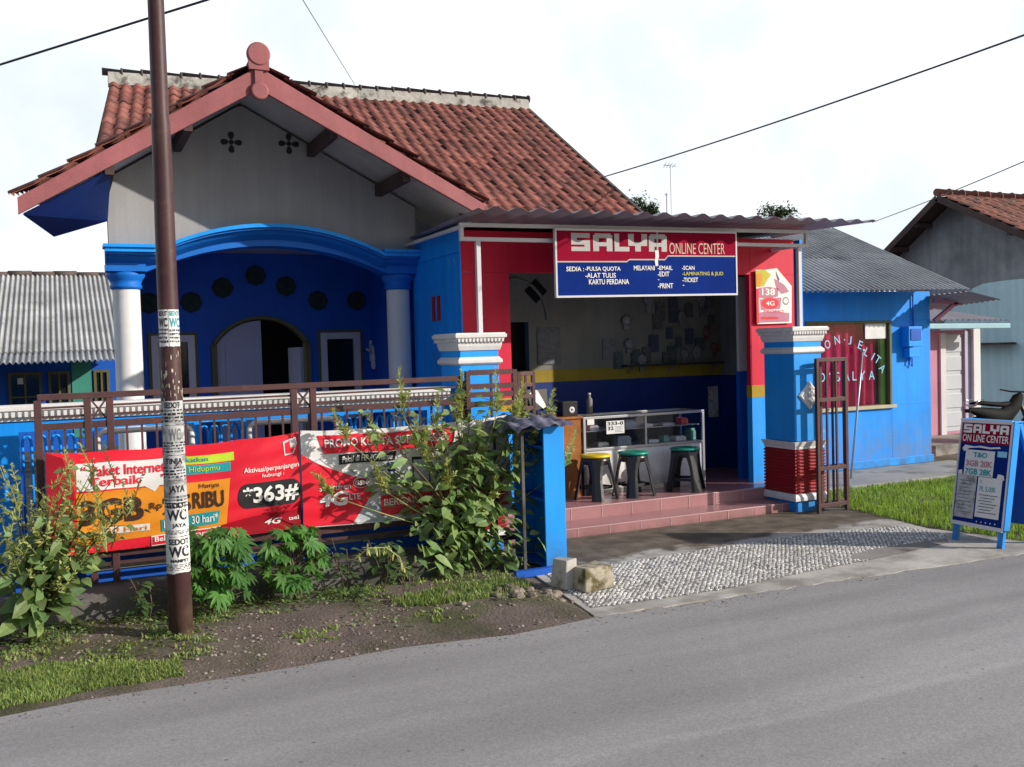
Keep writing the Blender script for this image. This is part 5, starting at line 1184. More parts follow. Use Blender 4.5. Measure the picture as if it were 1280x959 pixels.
m = MB(); tiles(m, quadP((GXp - .1, 11.6, 3.42), (GXp + .5, 11.6, 3.42), (GXp + .5, 10.2, 2.95), (GXp - .1, 10.2, 2.95)), 3, 5, .03, .034); m.build('side_roof', 'tile_old', Fh, label='small mossy tiled lean-to roof on the gable')
m = MB(); m.box(GXp + .05, GXp + .44, 12.2, 13.2, 1.55, 1.585); m.build('ledge', 'timber', Fh)

# ------------------------------------------------------------------ motorbike behind the sandwich board
Mo = thing('motorbike', 'black parked motorbike behind the sandwich board, seat end showing', 'motorbike', (12.5, 9.6, .0))
for x in (12.02, 13.22):
    m = MB(); m.lathe((x, 9.6, .28), [(.20, -.04), (.27, -.035), (.285, 0), (.27, .035), (.20, .04)], 28, 'y'); wo = m.build('wheel', 'rubber', Mo)
    m = MB(); m.lathe((x, 9.6, .28), [(.05, -.045), (.05, .045)], 12, 'y')
    for k in range(6): a_ = k * math.pi / 3; m.bar((x, 9.6, .28), (x + .21 * math.cos(a_), 9.6, .28 + .21 * math.sin(a_)), .02, .012, (0, 1, 0))
    m.build('rim', 'alu', wo)
m = MB(); prev = None; m.smooth = True
for x, z, hw, hh in ((11.80, .80, .05, .018), (11.88, .81, .085, .030), (12.05, .80, .11, .038), (12.25, .775, .12, .042), (12.5, .755, .10, .042), (12.66, .78, .05, .025)):
    ring = m.pts([(x, 9.6 + hw * math.cos(2 * math.pi * k / 12), z + hh * math.sin(2 * math.pi * k / 12)) for k in range(12)])
    if prev is not None:
        for k in range(12): m.face((prev + k, prev + (k + 1) % 12, ring + (k + 1) % 12, ring + k))
    prev = ring
m.build('seat', 'seat_black', Mo)
m = MB(); prev = None; m.smooth = True
for x, z, hw, hh in ((11.76, .70, .03, .04), (11.95, .66, .08, .08), (12.2, .60, .11, .12), (12.5, .56, .10, .13), (12.7, .62, .09, .16), (12.85, .76, .11, .16), (12.95, .86, .07, .08)):
    ring = m.pts([(x, 9.6 + hw * math.cos(2 * math.pi * k / 12), z + hh * math.sin(2 * math.pi * k / 12)) for k in range(12)])
    if prev is not None:
        for k in range(12): m.face((prev + k, prev + (k + 1) % 12, ring + (k + 1) % 12, ring + k))
    prev = ring
m.build('body_panel', 'seat_black', Mo)
m = MB(); m.tube([(11.74, 9.72, .78), (11.80, 9.72, .85), (11.95, 9.71, .86)], .014, 8); m.tube([(11.74, 9.48, .78), (11.80, 9.48, .85), (11.95, 9.49, .86)], .014, 8); m.tube([(11.74, 9.72, .78), (11.72, 9.6, .78), (11.74, 9.48, .78)], .014, 8); m.build('grab_rail', 'chrome', Mo)
m = MB(); m.lathe((12.4, 9.6, .36), [(.10, -.14), (.13, -.08), (.13, .08), (.10, .14)], 16, 'y'); m.box(12.25, 12.6, 9.52, 9.68, .25, .42); m.build('engine', 'alu', Mo, bevel=.01)
m = MB(); m.tube([(12.5, 9.48, .26), (12.2, 9.46, .26), (11.85, 9.45, .34)], [.022, .03, .045], 10); m.build('exhaust', 'chrome', Mo)
m = MB(); m.tube([(12.90, 9.6, .85), (13.22, 9.6, .28)], .03, 8); m.tube([(12.88, 9.28, .98), (12.92, 9.45, .95), (12.92, 9.75, .95), (12.88, 9.92, .98)], .014, 8); m.tube([(12.92, 9.42, .95), (12.9, 9.36, 1.14)], .007, 6); m.lathe((12.9, 9.36, 1.17), [(.02, -.02), (.05, 0), (.02, .02)], 12, 'x'); m.build('handlebar', 'plastic_black', Mo)
m = MB(); m.grid(lambda u, v: (12.02 + .31 * math.cos(R(40 + 110 * u)), 9.6 + (v - .5) * .13, .28 + .31 * math.sin(R(40 + 110 * u))), 10, 2); m.build('mudguard', 'seat_black', Mo)
m = MB(); m.box(11.69, 11.73, 9.55, 9.65, .66, .72); m.build('tail_lamp', 'seat_black', Mo, bevel=.006)
Mo.scale = (.9, .9, .9); Mo.location = (12.68, 9.9, .0)

# ================================================================== LEFT BUILDING
Lb = thing('left_building', 'long low building with pale corrugated roof behind the garden wall at left', 'building', (-2, 21, 0))
LY = 21.0
m = MB(); m.box(-10, 1.25, LY, LY + .2, -.1, 1.85); m.build('wall', 'blue_deep', Lb)
m = MB(); m.box(.14, .50, LY - .02, LY - .002, .2, 1.72); m.build('green_panel', 'seagreen', Lb)
for x0, x1 in ((-.98, -.40), (-.28, .11), (.54, .83)):
    w = MB(); z0, z1, t_ = .52, 1.53, .05
    w.box(x0, x0 + t_, LY - .05, LY + .02, z0, z1); w.box(x1 - t_, x1, LY - .05, LY + .02, z0, z1); w.box(x0 + t_, x1 - t_, LY - .05, LY + .02, z1 - t_, z1); w.box(x0 + t_, x1 - t_, LY - .05, LY + .02, z0, z0 + t_)
    w.box((x0 + x1) / 2 - .018, (x0 + x1) / 2 + .018, LY - .048, LY + .018, z0 + t_, z1 - t_); w.box(x0 + t_, x1 - t_, LY - .045, LY + .016, 1.03, 1.065)
    wo = w.build('window', 'olive', Lb); m = MB(); m.box(x0 + t_, x1 - t_, LY - .02, LY - .006, z0 + t_, z1 - t_); m.build('pane', 'dark_glass', wo)
m = MB(); m.box(-.82, -.72, LY - .06, LY - .055, 1.30, 1.42); m.build('sticker', 'paper', Lb)
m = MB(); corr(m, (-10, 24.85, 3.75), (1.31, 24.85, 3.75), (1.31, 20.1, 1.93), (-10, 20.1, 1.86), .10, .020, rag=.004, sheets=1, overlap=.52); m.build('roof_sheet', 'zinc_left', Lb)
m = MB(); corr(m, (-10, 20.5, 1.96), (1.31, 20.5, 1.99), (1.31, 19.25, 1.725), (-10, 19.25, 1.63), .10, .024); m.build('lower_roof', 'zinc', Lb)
m = MB()
for i in range(24): m.lathe((-10 + i * .47, 24.85, 3.75 + random.uniform(-.014, .02)), [(.07, 0), (.078, .5)], 8, 'x')
m.build('ridge_cap', 'ridge_tile', Lb)

# ================================================================== VEGETATION
def rv(s=1.): return Vector((random.gauss(0, s), random.gauss(0, s), random.gauss(0, s)))
def leaf(mb, p, d, up, L, W, fold=.25, droop=.5, shape='ovate'):
    d = d.normalized(); s = d.cross(up)
    if s.length < 1e-3: s = d.orthogonal()
    s.normalize(); n = s.cross(d).normalized(); k = 4
    prof = {'ovate': (.05, .85, 1., .62, .0), 'lance': (.1, .8, 1., .7, .0), 'thin': (.3, .9, 1., .8, .0)}[shape]
    mid = []; lft = []; rgt = []
    for i in range(k + 1):
        t = i / k; c = p + d * (L * t) - Vector((0, 0, 1)) * (droop * L * t * t * .6); w = W * prof[i] * .5
        mid.append(c); lft.append(c - s * w + n * (w * fold)); rgt.append(c + s * w + n * (w * fold))
    b = mb.pts(mid + lft + rgt); q = k + 1
    for i in range(k):
        mb.face((b + i, b + i + 1, b + q + i + 1, b + q + i)); mb.face((b + i + 1, b + i, b + 2 * q + i, b + 2 * q + i + 1))
def jit(lo=.65, hi=1.3):
    k = random.uniform(lo, hi); return (k * random.uniform(.9, 1.15), k, k * random.uniform(.8, 1.05))
def spike(mb, p, d, L, r0, n=34, seg=.05):
    d = d.normalized(); pts = [p + d * (L * i / 5) + Vector((.03 * math.sin(i), .02 * math.cos(i * 2), -.0 * i)) * L for i in range(6)]
    mb.tint = (1, 1, 1); mb.tube(pts, [r0 * .35 * (1 - .8 * i / 5) + .0012 for i in range(6)], 5)
    for i in range(n):
        t = (i + random.random()) / n; c = p + d * (L * t); a = random.uniform(0, 6.28); o_ = d.orthogonal().normalized(); o_.rotate(Matrix.Rotation(a, 3, d)); dr_ = (o_ * 1.0 + d * random.uniform(.5, 1.3)).normalized()
        mb.tint = jit(.75, 1.35); leaf(mb, c, dr_, d, seg * (1.15 - .7 * t) * random.uniform(.6, 1.4), .0125, .1, .2, 'thin')
# --- the big amaranth bush
Bu = thing('bush', 'big leafy weed bush with tall flower spikes in front of the white banner', 'bush', (2.70, 6.74, 0))
stems = MB(); fol = MB(); spk = MB(); random.seed(21)
base = Vector((2.70, 6.74, .03))
for i in range(34):
    a = random.uniform(0, 6.28); rr = random.uniform(.05, .66) ; tx = base.x - .02 + rr * 1.38 * math.cos(a); ty = base.y - .03 + .24 * rr * math.sin(a); hz = random.uniform(.66, 1.20) + .28 * (1 - rr / .66)
    top = Vector((tx, ty, hz)); b_ = base + Vector((random.uniform(-.12, .12), random.uniform(-.1, .1), 0)); c1 = b_.lerp(top, .5) + Vector((0, 0, .08)) - Vector(((tx - base.x) * .2, 0, 0))
    pts = [b_.lerp(c1, t).lerp(c1.lerp(top, t), t) for t in [j / 8 for j in range(9)]]
    stems.tube(pts, [.011 - .008 * j / 8 for j in range(9)], 6)
    for j in range(2, 9):
        for q in range(2 if j < 6 else 3):
            ang = random.uniform(0, 6.28); el = random.uniform(-.15, .7); d = Vector((math.cos(ang), math.sin(ang), el)); pet = random.uniform(.03, .12); p0 = pts[j] + d.normalized() * pet + Vector((0, 0, random.uniform(-.04, .04)))
            stems.tube([pts[j], p0], .002, 4, False)
            fol.tint = jit(.75, 1.45); k = .55 + .45 * math.sin(math.pi * j / 9); L = random.uniform(.075, .145) * k + .022
            leaf(fol, p0, d, Vector((random.gauss(.5, .45), random.gauss(-.55, .45), .75)), L, L * random.uniform(.36, .54), random.uniform(.05, .35), random.uniform(.2, 1.0))
stems.build('stem', 'bark', Bu); fol.build('foliage', 'leaf', Bu)
SPK = [(2.23, 6.30, 1.16, .36, -.10), (2.87, 6.25, 1.14, .34, -.02), (2.72, 6.2, .74, .34, .06), (2.36, 6.2, .80, .28, -.05), (1.86, 6.3, 1.00, .26, -.45), (3.26, 6.3, 1.05, .26, .28), (3.36, 6.22, .68, .30, .35), (2.98, 6.2, 1.08, .25, .3), (2.60, 6.3, 1.08, .22, .05), (2.08, 6.2, .62, .24, -.4), (3.1, 6.15, .86, .24, .15), (1.74, 6.2, .62, .22, -.7), (2.50, 6.15, .58, .26, -.1), (2.8, 6.1, .50, .2, .1), (2.45, 6.3, 1.02, .30, 0), (2.62, 6.25, 1.16, .32, .03), (3.05, 6.25, 1.08, .28, .12), (2.05, 6.3, .92, .30, -.25), (2.3, 6.2, .92, .25, -.1), (2.95, 6.1, .72, .28, .1)]
for x, y, z, L, tl in SPK:
    y = 6.70 + (y - 6.25) * .6; x = 2.62 + (x - 2.55) * 1.15; z += .08; s = MB(); d = Vector((tl, random.uniform(-.15, .1), 1)); s.tube([base + Vector((0, 0, .25)), Vector((x, y, z)).lerp(base, .35) + Vector((0, 0, .08)), Vector((x, y, z))], .0045, 5)
    spike(s, Vector((x, y, z)), d, L, .007, 74, .072)
    for q in range(6):
        an = random.uniform(0, 6.28); dd = Vector((math.cos(an), math.sin(an), .9)); spike(s, Vector((x, y, z)) + d.normalized() * L * random.uniform(.0, .35), dd, L * random.uniform(.2, .36), .004, 12, .04)
    s.build('flower_spike', 'spike', Bu)
low = MB(); random.seed(5)
for i in range(150):
    a = random.uniform(0, 6.28); r = random.uniform(0, .66); p0 = Vector((2.68 + 1.1 * r * math.cos(a), 6.70 + .22 * r * math.sin(a), random.uniform(.12, .55))); low.tint = jit(.45, 1.1); L = random.uniform(.06, .12)
    leaf(low, p0, Vector((math.cos(a), math.sin(a) - .4, random.uniform(-.2, .5))), Vector((random.gauss(.4, .4), -.5, .8)), L, L * .58, .2, .7)
random.seed(13)
for i in range(150):
    x = 2.72 + random.gauss(0, .24); y = random.uniform(6.44, 6.68); z = random.uniform(.10, .68) * (1 - .5 * min(1, abs(x - 2.72) / .55)); a = random.uniform(0, 6.28); low.tint = jit(.75, 1.5); L = random.uniform(.07, .145); p0 = Vector((x, y, z))
    if i % 3 == 0: low.tube([base + Vector((0, -.06, .05)), base.lerp(p0, .6) + Vector((0, 0, .05)), p0], [.004, .003, .002], 4, False)
    leaf(low, p0, Vector((math.cos(a), math.sin(a) - .5, random.uniform(-.5, .3))), Vector((random.gauss(.5, .4), random.gauss(-.6, .4), .75)), L, L * random.uniform(.45, .62), .15, random.uniform(.3, 1.0))
low.build('lower_foliage', 'leaf', Bu)
# --- tall weed at far left
def sparse_weed(t, base, H_, spread, n, seed, leafmat_='leaf_light', spm='spike', lean=0.):
    random.seed(seed); stems = MB(); fol = MB(); k = 0
    for i in range(n):
        a = random.uniform(0, 6.28); rr = random.uniform(.1, 1) * spread; top = base + Vector((rr * math.cos(a) + lean * random.random(), rr * .45 * math.sin(a), H_ * random.uniform(.55, 1.05)))
        b_ = base + Vector((random.uniform(-.03, .03), random.uniform(-.03, .03), 0)); c1 = base.lerp(top, .45) + Vector((-(top.x - base.x) * .25, 0, H_ * .08))
        pts = [b_.lerp(c1, q).lerp(c1.lerp(top, q), q) for q in [j / 8 for j in range(9)]]
        stems.tint = (1, 1, 1); stems.tube(pts, [.012 - .010 * j / 8 for j in range(9)], 6)
        for j in range(2, 9):
            for q in range(2):
                if random.random() < .18 + .05 * j: continue
                ang = random.uniform(0, 6.28); d = Vector((math.cos(ang), math.sin(ang), random.uniform(-.2, .5))); p0 = pts[j] + d.normalized() * random.uniform(.04, .11)
                stems.tube([pts[j], p0], .002, 4, False); fol.tint = jit(.55, 1.3); L = random.uniform(.10, .17) * (1.25 - .11 * j)
                leaf(fol, p0, d, Vector((random.gauss(.5, .5), random.gauss(-.5, .5), .75)), L, L * random.uniform(.5, .8), .15, random.uniform(.4, 1.1))
        s = MB(); d = Vector((random.gauss(0, .35), random.gauss(0, .2), 1)); L = random.uniform(.16, .32); spike(s, pts[-1] - d.normalized() * .05, d, L, .006, 26, .05)
        for q in range(5):
            an = random.uniform(0, 6.28); dd = Vector((math.cos(an), math.sin(an), 1.1)); jj = random.randint(4, 7); spike(s, pts[jj], dd, random.uniform(.10, .24), .004, 12, .04)
        s.build('flower_spike', spm, t)
    stems.build('stem', 'spike', t); fol.build('foliage', leafmat_, t)
W1 = thing('tall_weed', 'tall pale green weed with thin seed spikes in front of the red banner', 'weed', (-.22, 6.28, 0)); sparse_weed(W1, Vector((-.22, 6.28, .03)), 1.0, .58, 28, 3, 'leaf', lean=.36)
W2 = thing('tall_weed', 'leaning pale weed cut by the left frame edge', 'weed', (-.62, 6.35, 0)); sparse_weed(W2, Vector((-.62, 6.4, .03)), 1.05, .38, 12, 9, 'leaf', lean=.12)
# --- palmate shrubs
def palmate(t, base, H_, spread, n, seed):
    random.seed(seed); st_ = MB(); fo = MB()
    for i in range(3):
        st_.tube([base + Vector((.03 * i, 0, 0)), base + Vector((random.uniform(-.06, .06), 0, H_ * .5)), base + Vector((random.uniform(-.1, .1), 0, H_ * .85))], [.012, .009, .006], 6)
    for i in range(n):
        a = random.uniform(0, 6.28); r = spread * random.random() ** .6; zz = H_ * random.uniform(.22, 1.0); r *= 1 - .45 * (zz / H_ - .5) ** 2 * 2
        c = base + Vector((r * math.cos(a), .7 * r * math.sin(a), zz)); st_.tube([base + Vector((0, 0, zz * .7)), c], .0022, 4, False)
        ax = Vector((math.cos(a), math.sin(a), random.uniform(.3, 1.0))).normalized(); fo.tint = jit(.6, 1.4); out = Vector((math.cos(a), math.sin(a), -.15)); up = Vector((random.gauss(.35, .4), random.gauss(-.45, .4), .85)).normalized()
        f0 = (out - up * out.dot(up)).normalized(); sz = random.uniform(.05, .115)
        for k in range(7):
            d = f0.copy(); d.rotate(Matrix.Rotation(R(-105 + 35 * k), 3, up)); leaf(fo, c, d, up, sz * (1 - .09 * abs(k - 3)), sz * .26, .2, .5, 'lance')
    st_.build('stem', 'bark', t); fo.build('foliage', 'cassava', t)
for (x, y, h, s, n, sd, lab) in ((.82, 6.42, .56, .24, 150, 4, 'lush shrub with finger-shaped leaves just right of the pole'), (1.36, 6.50, .50, .20, 100, 6, 'smaller shrub with finger-shaped leaves between the pole and the bush')):
    t = thing('cassava_shrub', lab, 'shrub', (x, y, 0), 'finger-leaved shrubs below the banner'); palmate(t, Vector((x, y, .03)), h, s, n, sd)
# --- thin dark stalks and a drooping weed between shrub and bush
def small_weed(x, y, h, n, seed, lab, mat):
    random.seed(seed); t = thing('small_weed', lab, 'weed', (x, y, 0), 'small weeds on the verge'); st_ = MB(); fo = MB()
    for i in range(3):
        tp_ = Vector((x + random.uniform(-.1, .1), y + random.uniform(-.05, .05), .03 + h * random.uniform(.7, 1))); st_.tube([Vector((x, y, .02)), Vector((x, y, .02)).lerp(tp_, .5) + Vector((.02, 0, 0)), tp_], .004, 5)
        for q in range(n):
            c = Vector((x, y, .02)).lerp(tp_, random.uniform(.35, 1)); a = random.uniform(0, 6.28); fo.tint = jit(.5, 1.2); L = random.uniform(.05, .10); leaf(fo, c + Vector((math.cos(a), math.sin(a), 0)) * .03, Vector((math.cos(a), math.sin(a), .2)), Vector((0, -.2, 1)), L, L * .5, .2, .8)
    st_.build('stem', 'bark', t); fo.build('foliage', mat, t); return t
small_weed(1.72, 6.55, .42, 12, 1, 'thin dark weed to the left of the big bush', 'leaf_dark')
small_weed(1.98, 6.5, .46, 14, 2, 'dark leafy weed touching the big bush', 'leaf_dark')
small_weed(.42, 6.45, .34, 10, 3, 'low dark weed on the left side of the pole', 'leaf_dark')
dw = small_weed(2.02, 6.12, .28, 5, 8, 'small weed with one drooping pale flower spike', 'leaf'); s = MB(); random.seed(2)
arc = [Vector((2.03, 6.12, .22)), Vector((1.98, 6.1, .34)), Vector((1.88, 6.08, .42)), Vector((1.76, 6.07, .43)), Vector((1.68, 6.07, .38))]
s.tube(arc, .004, 5)
for i in range(70):
    k = random.random() * 3.99; j = int(k); c = arc[j].lerp(arc[j + 1], k - j); s.tint = jit(.8, 1.4); leaf(s, c, Vector((random.gauss(-.5, .6), random.gauss(0, .5), random.gauss(-.2, .6))), Vector((0, 0, 1)), .05, .012, .1, .4, 'thin')
s.build('flower_spike', 'spike', dw)
# --- grass
def grass(name, region, n, h0, h1, mat, seed, zf=lambda x, y: .02, lean=.35, w=.004, keep=None):
    random.seed(seed); m = MB(); x0, x1, y0, y1 = region; c = 0
    while c < n:
        x = random.uniform(x0, x1); y = random.uniform(y0, y1); c += 1
        if keep and not keep(x, y): continue
        h = random.uniform(h0, h1) * (.6 + .7 * abs(mnz.noise(Vector((x * 3, y * 3, 2)))) + .2); a = random.uniform(0, 6.28); l = random.uniform(0, lean) * h; ww = w * random.uniform(.7, 1.4); z = zf(x, y); ca, sa = math.cos(a), math.sin(a); b = a + random.uniform(-1, 1) + 1.57; cb, sb = math.cos(b), math.sin(b)
        k = random.uniform(.6, 1.4) * (1 + .5 * mnz.noise(Vector((x * 2.2, y * 2.2, 7)))); m.tint = (k * random.uniform(.85, 1.3), k, k * .8)
        q = m.pts([(x - ww * cb, y - ww * sb, z), (x + ww * cb, y + ww * sb, z), (x + l * .4 * ca + ww * .7 * cb, y + l * .4 * sa + ww * .7 * sb, z + h * .6), (x + l * .4 * ca - ww * .7 * cb, y + l * .4 * sa - ww * .7 * sb, z + h * .6), (x + l * ca, y + l * sa, z + h)])
        m.face((q, q + 1, q + 2, q + 3)); m.face((q + 3, q + 2, q + 4))
    o_ = m.build(name, mat, kind='stuff'); return o_
RG = [(7.05, 7.35), (6.98, 6.8), (6.92, 6.3), (7.0, 5.75), (7.05, 5.25), (9, 5.15), (14, 5.1), (14, 9.5), (10.6, 9.1), (10.7, 8.15), (7.3, 8.15)]
grass('grass', (6.8, 13, 5.1, 9.2), 62000, .03, .075, 'grass', 31, lambda x, y: .015, .6, .004, lambda x, y: inside(x, y, RG) and (y > 5.9 or x > 7.3 or mnz.noise(Vector((x * 5, y * 5, 0))) > -.15))
LGk = lambda x, y: y < 5.84 - .42 * max(0, x + .2) + .10 * mnz.noise(Vector((x * 4, y * 4, 1))) and y > edge(x) + .10 + .04 * mnz.noise(Vector((x * 6, 3, 1))) and x < .52
grass('grass', (-2.5, .55, 5.15, 5.95), 60000, .012, .034, 'grass_dull', 33, lambda x, y: hgt(x, y) - .004, .8, .003, LGk)
vk = lambda x, y: mnz.noise(Vector((x * 2.4, y * 2.4, 4))) + .5 * mnz.noise(Vector((x * 9, y * 9, 6))) > (-.05 if x < .3 else .30 - .28 * (y > 6.2))
grass('ground_cover', (-2, 2.95, 5.5, 6.65), 15000, .008, .03, 'grass_dull', 35, lambda x, y: hgt(x, y), 1.2, .006, vk)
bk2 = lambda x, y: (x - 2.42) ** 2 / .28 + (y - 6.02) ** 2 / .05 < 1 and mnz.noise(Vector((x * 6, y * 6, 4))) > -.3
grass('ground_cover', (1.8, 3.0, 5.7, 6.3), 5000, .015, .06, 'grass_dull', 37, lambda x, y: hgt(x, y), .9, .004, bk2)
random.seed(41); lw = MB()
for i in range(5200):
    x = random.uniform(-1.5, 3.0); y = 6.62 - abs(random.gauss(0, .22)) if random.random() < .7 else random.uniform(5.6, 6.5)
    if mnz.noise(Vector((x * 2.1, y * 2.1, 21))) < (-.12 if y > 6.3 else .08): continue
    a = random.uniform(0, 6.28); L_ = random.uniform(.014, .042); lw.tint = jit(.5, 1.5)
    leaf(lw, Vector((x, y, hgt(x, y) + random.uniform(.0, .035))), Vector((math.cos(a), math.sin(a), random.uniform(.0, .9))), Vector((0, 0, 1)), L_, L_ * random.uniform(.4, .7), .2, .4)
lw.build('ground_cover', 'leaf', kind='stuff')
# --- gravel and rubble
random.seed(11); gv = MB()
def pebble(mb, x, y, z, r):
    b = []; ca = random.uniform(0, 6.28)
    for zz, s in ((-.3, .8), (.15, 1), (.6, .55)):
        for k in range(6): a = ca + k * math.pi / 3; q = r * s * random.uniform(.75, 1.2); b.append((x + q * math.cos(a), y + q * math.sin(a), z + r * zz * .9))
    i = mb.pts(b); mb.face(range(i + 12, i + 18))
    for l in (0, 6):
        for k in range(6): mb.face((i + l + k, i + l + (k + 1) % 6, i + l + 6 + (k + 1) % 6, i + l + 6 + k))
for i in range(3000):
    x = random.uniform(-.8, 3.0); y = random.uniform(5.22, 6.5)
    if mnz.noise(Vector((x * 1.7, y * 2.5, 12))) < -.1: continue
    if x < .45 and y < 5.85: continue
    k = random.uniform(.5, 1.9); gv.tint = (k * 1.05, k, k * .95); pebble(gv, x, y, hgt(x, y), random.choice([.003, .004, .004, .005, .006, .008, .013]))
for i in range(700):
    x = random.uniform(-1, 6.6); y = edge(x) + random.gauss(-.05, .07); k = random.uniform(.5, 1.6); gv.tint = (k, k * .95, k * .9); pebble(gv, x, y, .019, random.choice([.002, .003, .003, .004, .006]))
gv.build('gravel', 'stone', kind='stuff')
for i in range(26):
    a = random.random(); x = random.uniform(2.2, 3.06); y = 5.95 - .30 * (x - 2.2) + random.uniform(-.2, .22); r = random.uniform(.025, .06); m = MB(); k = random.uniform(.7, 1.5); m.tint = (k * 1.05, k, k * .92); pebble(m, x, y, hgt(x, y) + .006, r)
    tag(rebase(m.build('rubble_stone', 'stone', bevel=.004)), 'fist-sized lump of brown rubble on the verge by the mosaic ramp', 'stone', 'rubble between the bush and the ramp')
# leaf litter
random.seed(17); lt = MB()
for i in range(130):
    if i < 60: x, y, z = random.uniform(-.5, 2.9), random.uniform(5.3, 6.5), None
    else: x, y, z = random.uniform(3.3, 6.6), random.uniform(5.3, 7.4), .031
    z = hgt(x, y) + .004 if z is None else z; a = random.uniform(0, 6.28); k = random.uniform(.6, 2.4); lt.tint = (k * 1.2, k, k * .6); leaf(lt, Vector((x, y, z)), Vector((math.cos(a), math.sin(a), .15)), Vector((0, 0, 1)), random.uniform(.012, .035), .014, .3, .1)
lt.build('leaf_litter', 'leaf_light', kind='stuff')
# --- far trees
def tree(name, label, x, y, zc, rx, rz, seed, mat='tree_leaf'):
    random.seed(seed); t = thing(name, label, 'tree', (x, y, 0), 'far trees above the roofs'); m = MB()
    m.tube([(x, y, 0), (x + .1, y, zc * .5), (x, y, zc + rz * .5)], [.22, .16, .04], 8)
    tips = []
    for k in range(9):
        a = random.uniform(0, 6.28); e = Vector((x + rx * .8 * math.cos(a), y + rx * .8 * math.sin(a), zc + random.uniform(-.7, .8) * rz)); m.tube([(x, y, zc - rz * random.uniform(.2, 1.0)), e], [.06, .015], 5); tips.append(e)
    m.build('trunk', 'bark', t); f_ = MB()
    cl = [(c, random.uniform(.25, .5) * rx) for c in tips] + [(Vector((x + random.gauss(0, .4) * rx, y + random.gauss(0, .4) * rx, zc + random.gauss(0, .5) * rz)), random.uniform(.2, .45) * rx) for _ in range(16)]
    for c, r in cl:
        for k in range(70):
            p0 = c + rv(.5) * r; a = random.uniform(0, 6.28); f_.tint = jit(.5, 1.4); leaf(f_, p0, Vector((math.cos(a), math.sin(a), random.uniform(-.6, .6))), Vector((0, 0, 1)), .16, .07, .2, .5)
    f_.build('crown', mat, t)
tree('far_tree', 'small dark tree top showing above the canopy toward the right', 25.7, 30, 6.55, .62, .75, 3)
tree('far_tree', 'pale sparse tree top just right of the main tiled roof', 19.6, 30, 6.5, .65, .8, 8)

# ================================================================== LIGHT, SKY, CAMERA
SDIR = Vector((1.3, -1.0, .66)).normalized()       # towards the sun
sd = bpy.data.lights.new('sun', 'SUN'); sd.energy = 5.0; sd.angle = R(.6); sd.color = (1., .93, .82)
so_ = bpy.data.objects.new('sun', sd); C.objects.link(so_); so_.rotation_euler = SDIR.to_track_quat('Z', 'Y').to_euler(); so_.location = (20, -15, 12)
wd = bpy.data.worlds.new('World'); sc.world = wd; wd.use_nodes = True; nt = wd.node_tree; L = nt.links
bg = nt.nodes['Background']; bg.inputs['Strength'].default_value = .128
sky = _n(nt, 'ShaderNodeTexSky', sky_type='NISHITA'); sky.sun_disc = False
sky.sun_elevation = math.asin(SDIR.z); sky.sun_rotation = math.atan2(SDIR.x, SDIR.y); sky.air_density = 1.2; sky.dust_density = 2.0
tc = _n(nt, 'ShaderNodeTexCoord'); sx = _n(nt, 'ShaderNodeSeparateXYZ'); L.new(tc.outputs['Generated'], sx.inputs[0])
nz = _n(nt, 'ShaderNodeTexNoise'); nz.inputs['Scale'].default_value = 2.2; nz.inputs['Detail'].default_value = 5; L.new(tc.outputs['Generated'], nz.inputs['Vector'])
def mr(s, a, b, c, d):
    r = _n(nt, 'ShaderNodeMapRange', interpolation_type='SMOOTHSTEP'); L.new(s, r.inputs[0])
    for i, x in zip((1, 2, 3, 4), (a, b, c, d)): r.inputs[i].default_value = x
    return r.outputs[0]
def ma(op_, a, b):
    m_ = _n(nt, 'ShaderNodeMath', operation=op_)
    for i, v in ((0, a), (1, b)):
        if isinstance(v, (int, float)): m_.inputs[i].default_value = v
        else: L.new(v, m_.inputs[i])
    return m_.outputs[0]
front = mr(sx.outputs[1], -.15, .45, 0, 1)              # bright haze and cloud in the north half
high = mr(sx.outputs[2], .42, .8, 1, .25)
cl_ = ma('MULTIPLY', ma('MULTIPLY', front, high), mr(nz.outputs['Fac'], .22, .48, .90, 1))
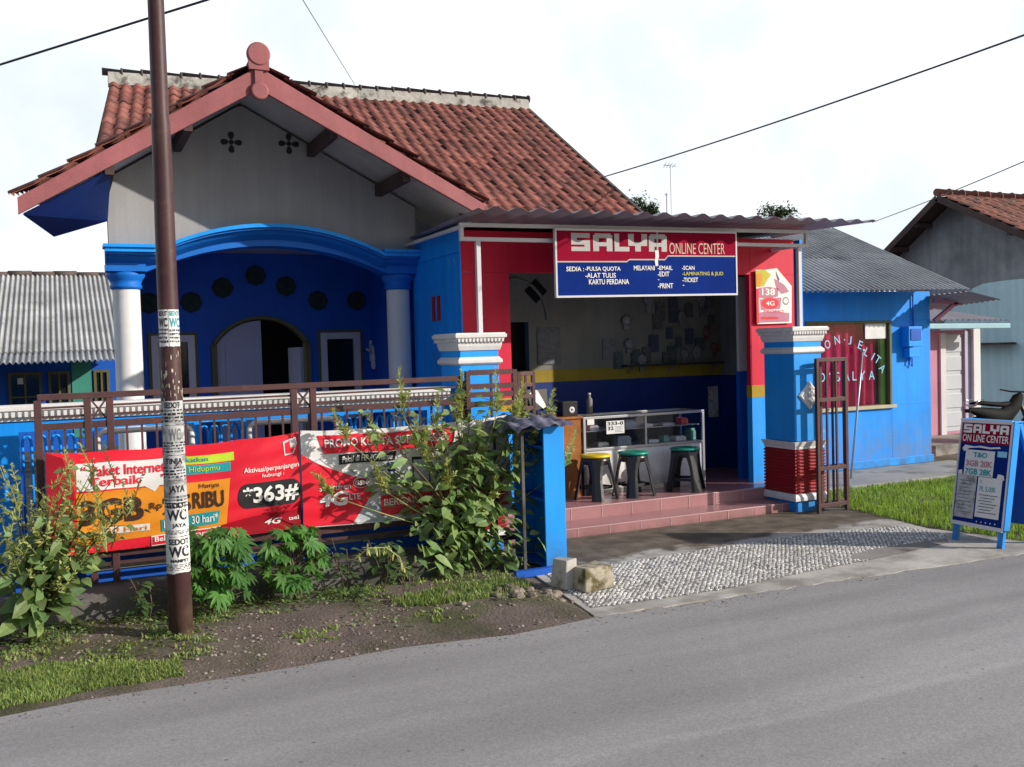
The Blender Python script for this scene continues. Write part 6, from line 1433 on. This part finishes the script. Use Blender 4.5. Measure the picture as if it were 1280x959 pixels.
patch = mr(nz.outputs['Fac'], .48, .62, 0, .38)
cover = ma('MAXIMUM', cl_, patch)
mx = _n(nt, 'ShaderNodeMix', data_type='RGBA'); L.new(cover, mx.inputs[0]); dm = _n(nt, 'ShaderNodeMix', data_type='RGBA', blend_type='MULTIPLY'); dm.inputs[0].default_value = 1; L.new(sky.outputs[0], dm.inputs[6]); dm.inputs[7].default_value = (.60, .66, .76, 1); L.new(dm.outputs[2], mx.inputs[6]); n2 = _n(nt, 'ShaderNodeTexNoise'); n2.inputs['Scale'].default_value = 3.1; n2.inputs['Detail'].default_value = 6; n2.inputs['Roughness'].default_value = .55; L.new(tc.outputs['Generated'], n2.inputs['Vector'])
cc = _n(nt, 'ShaderNodeMix', data_type='RGBA'); L.new(mr(n2.outputs['Fac'], .36, .60, 0, 1), cc.inputs[0]); cc.inputs[6].default_value = (6.9, 7.6, 7.9, 1); cc.inputs[7].default_value = (9.4, 9.6, 9.9, 1); L.new(cc.outputs[2], mx.inputs[7])
L.new(mx.outputs[2], bg.inputs['Color'])

cam = bpy.data.cameras.new('camera'); co_ = bpy.data.objects.new('camera', cam); C.objects.link(co_); sc.camera = co_
yaw, pitch, roll = R(25.), R(-2.), R(1.6)
fw = Vector((math.sin(yaw) * math.cos(pitch), math.cos(yaw) * math.cos(pitch), math.sin(pitch))); rt0 = Vector((math.cos(yaw), -math.sin(yaw), 0)); up0 = rt0.cross(fw)
rt1 = rt0 * math.cos(roll) - up0 * math.sin(roll); up1 = up0 * math.cos(roll) + rt0 * math.sin(roll)
mtx = Matrix((rt1, up1, -fw)).transposed().to_4x4(); mtx.translation = Vector((0, 0, 1.7)); co_.matrix_world = mtx
cam.sensor_width = 36; cam.lens = 36 * 1200 / 1280; cam.clip_end = 2000; cam.clip_start = .05
sc.view_settings.view_transform = 'Standard'; sc.view_settings.look = 'None'; sc.view_settings.exposure = 0; sc.view_settings.gamma = 1
sc.render.engine = 'CYCLES'; sc.cycles.use_denoising = True; sc.cycles.max_bounces = 6
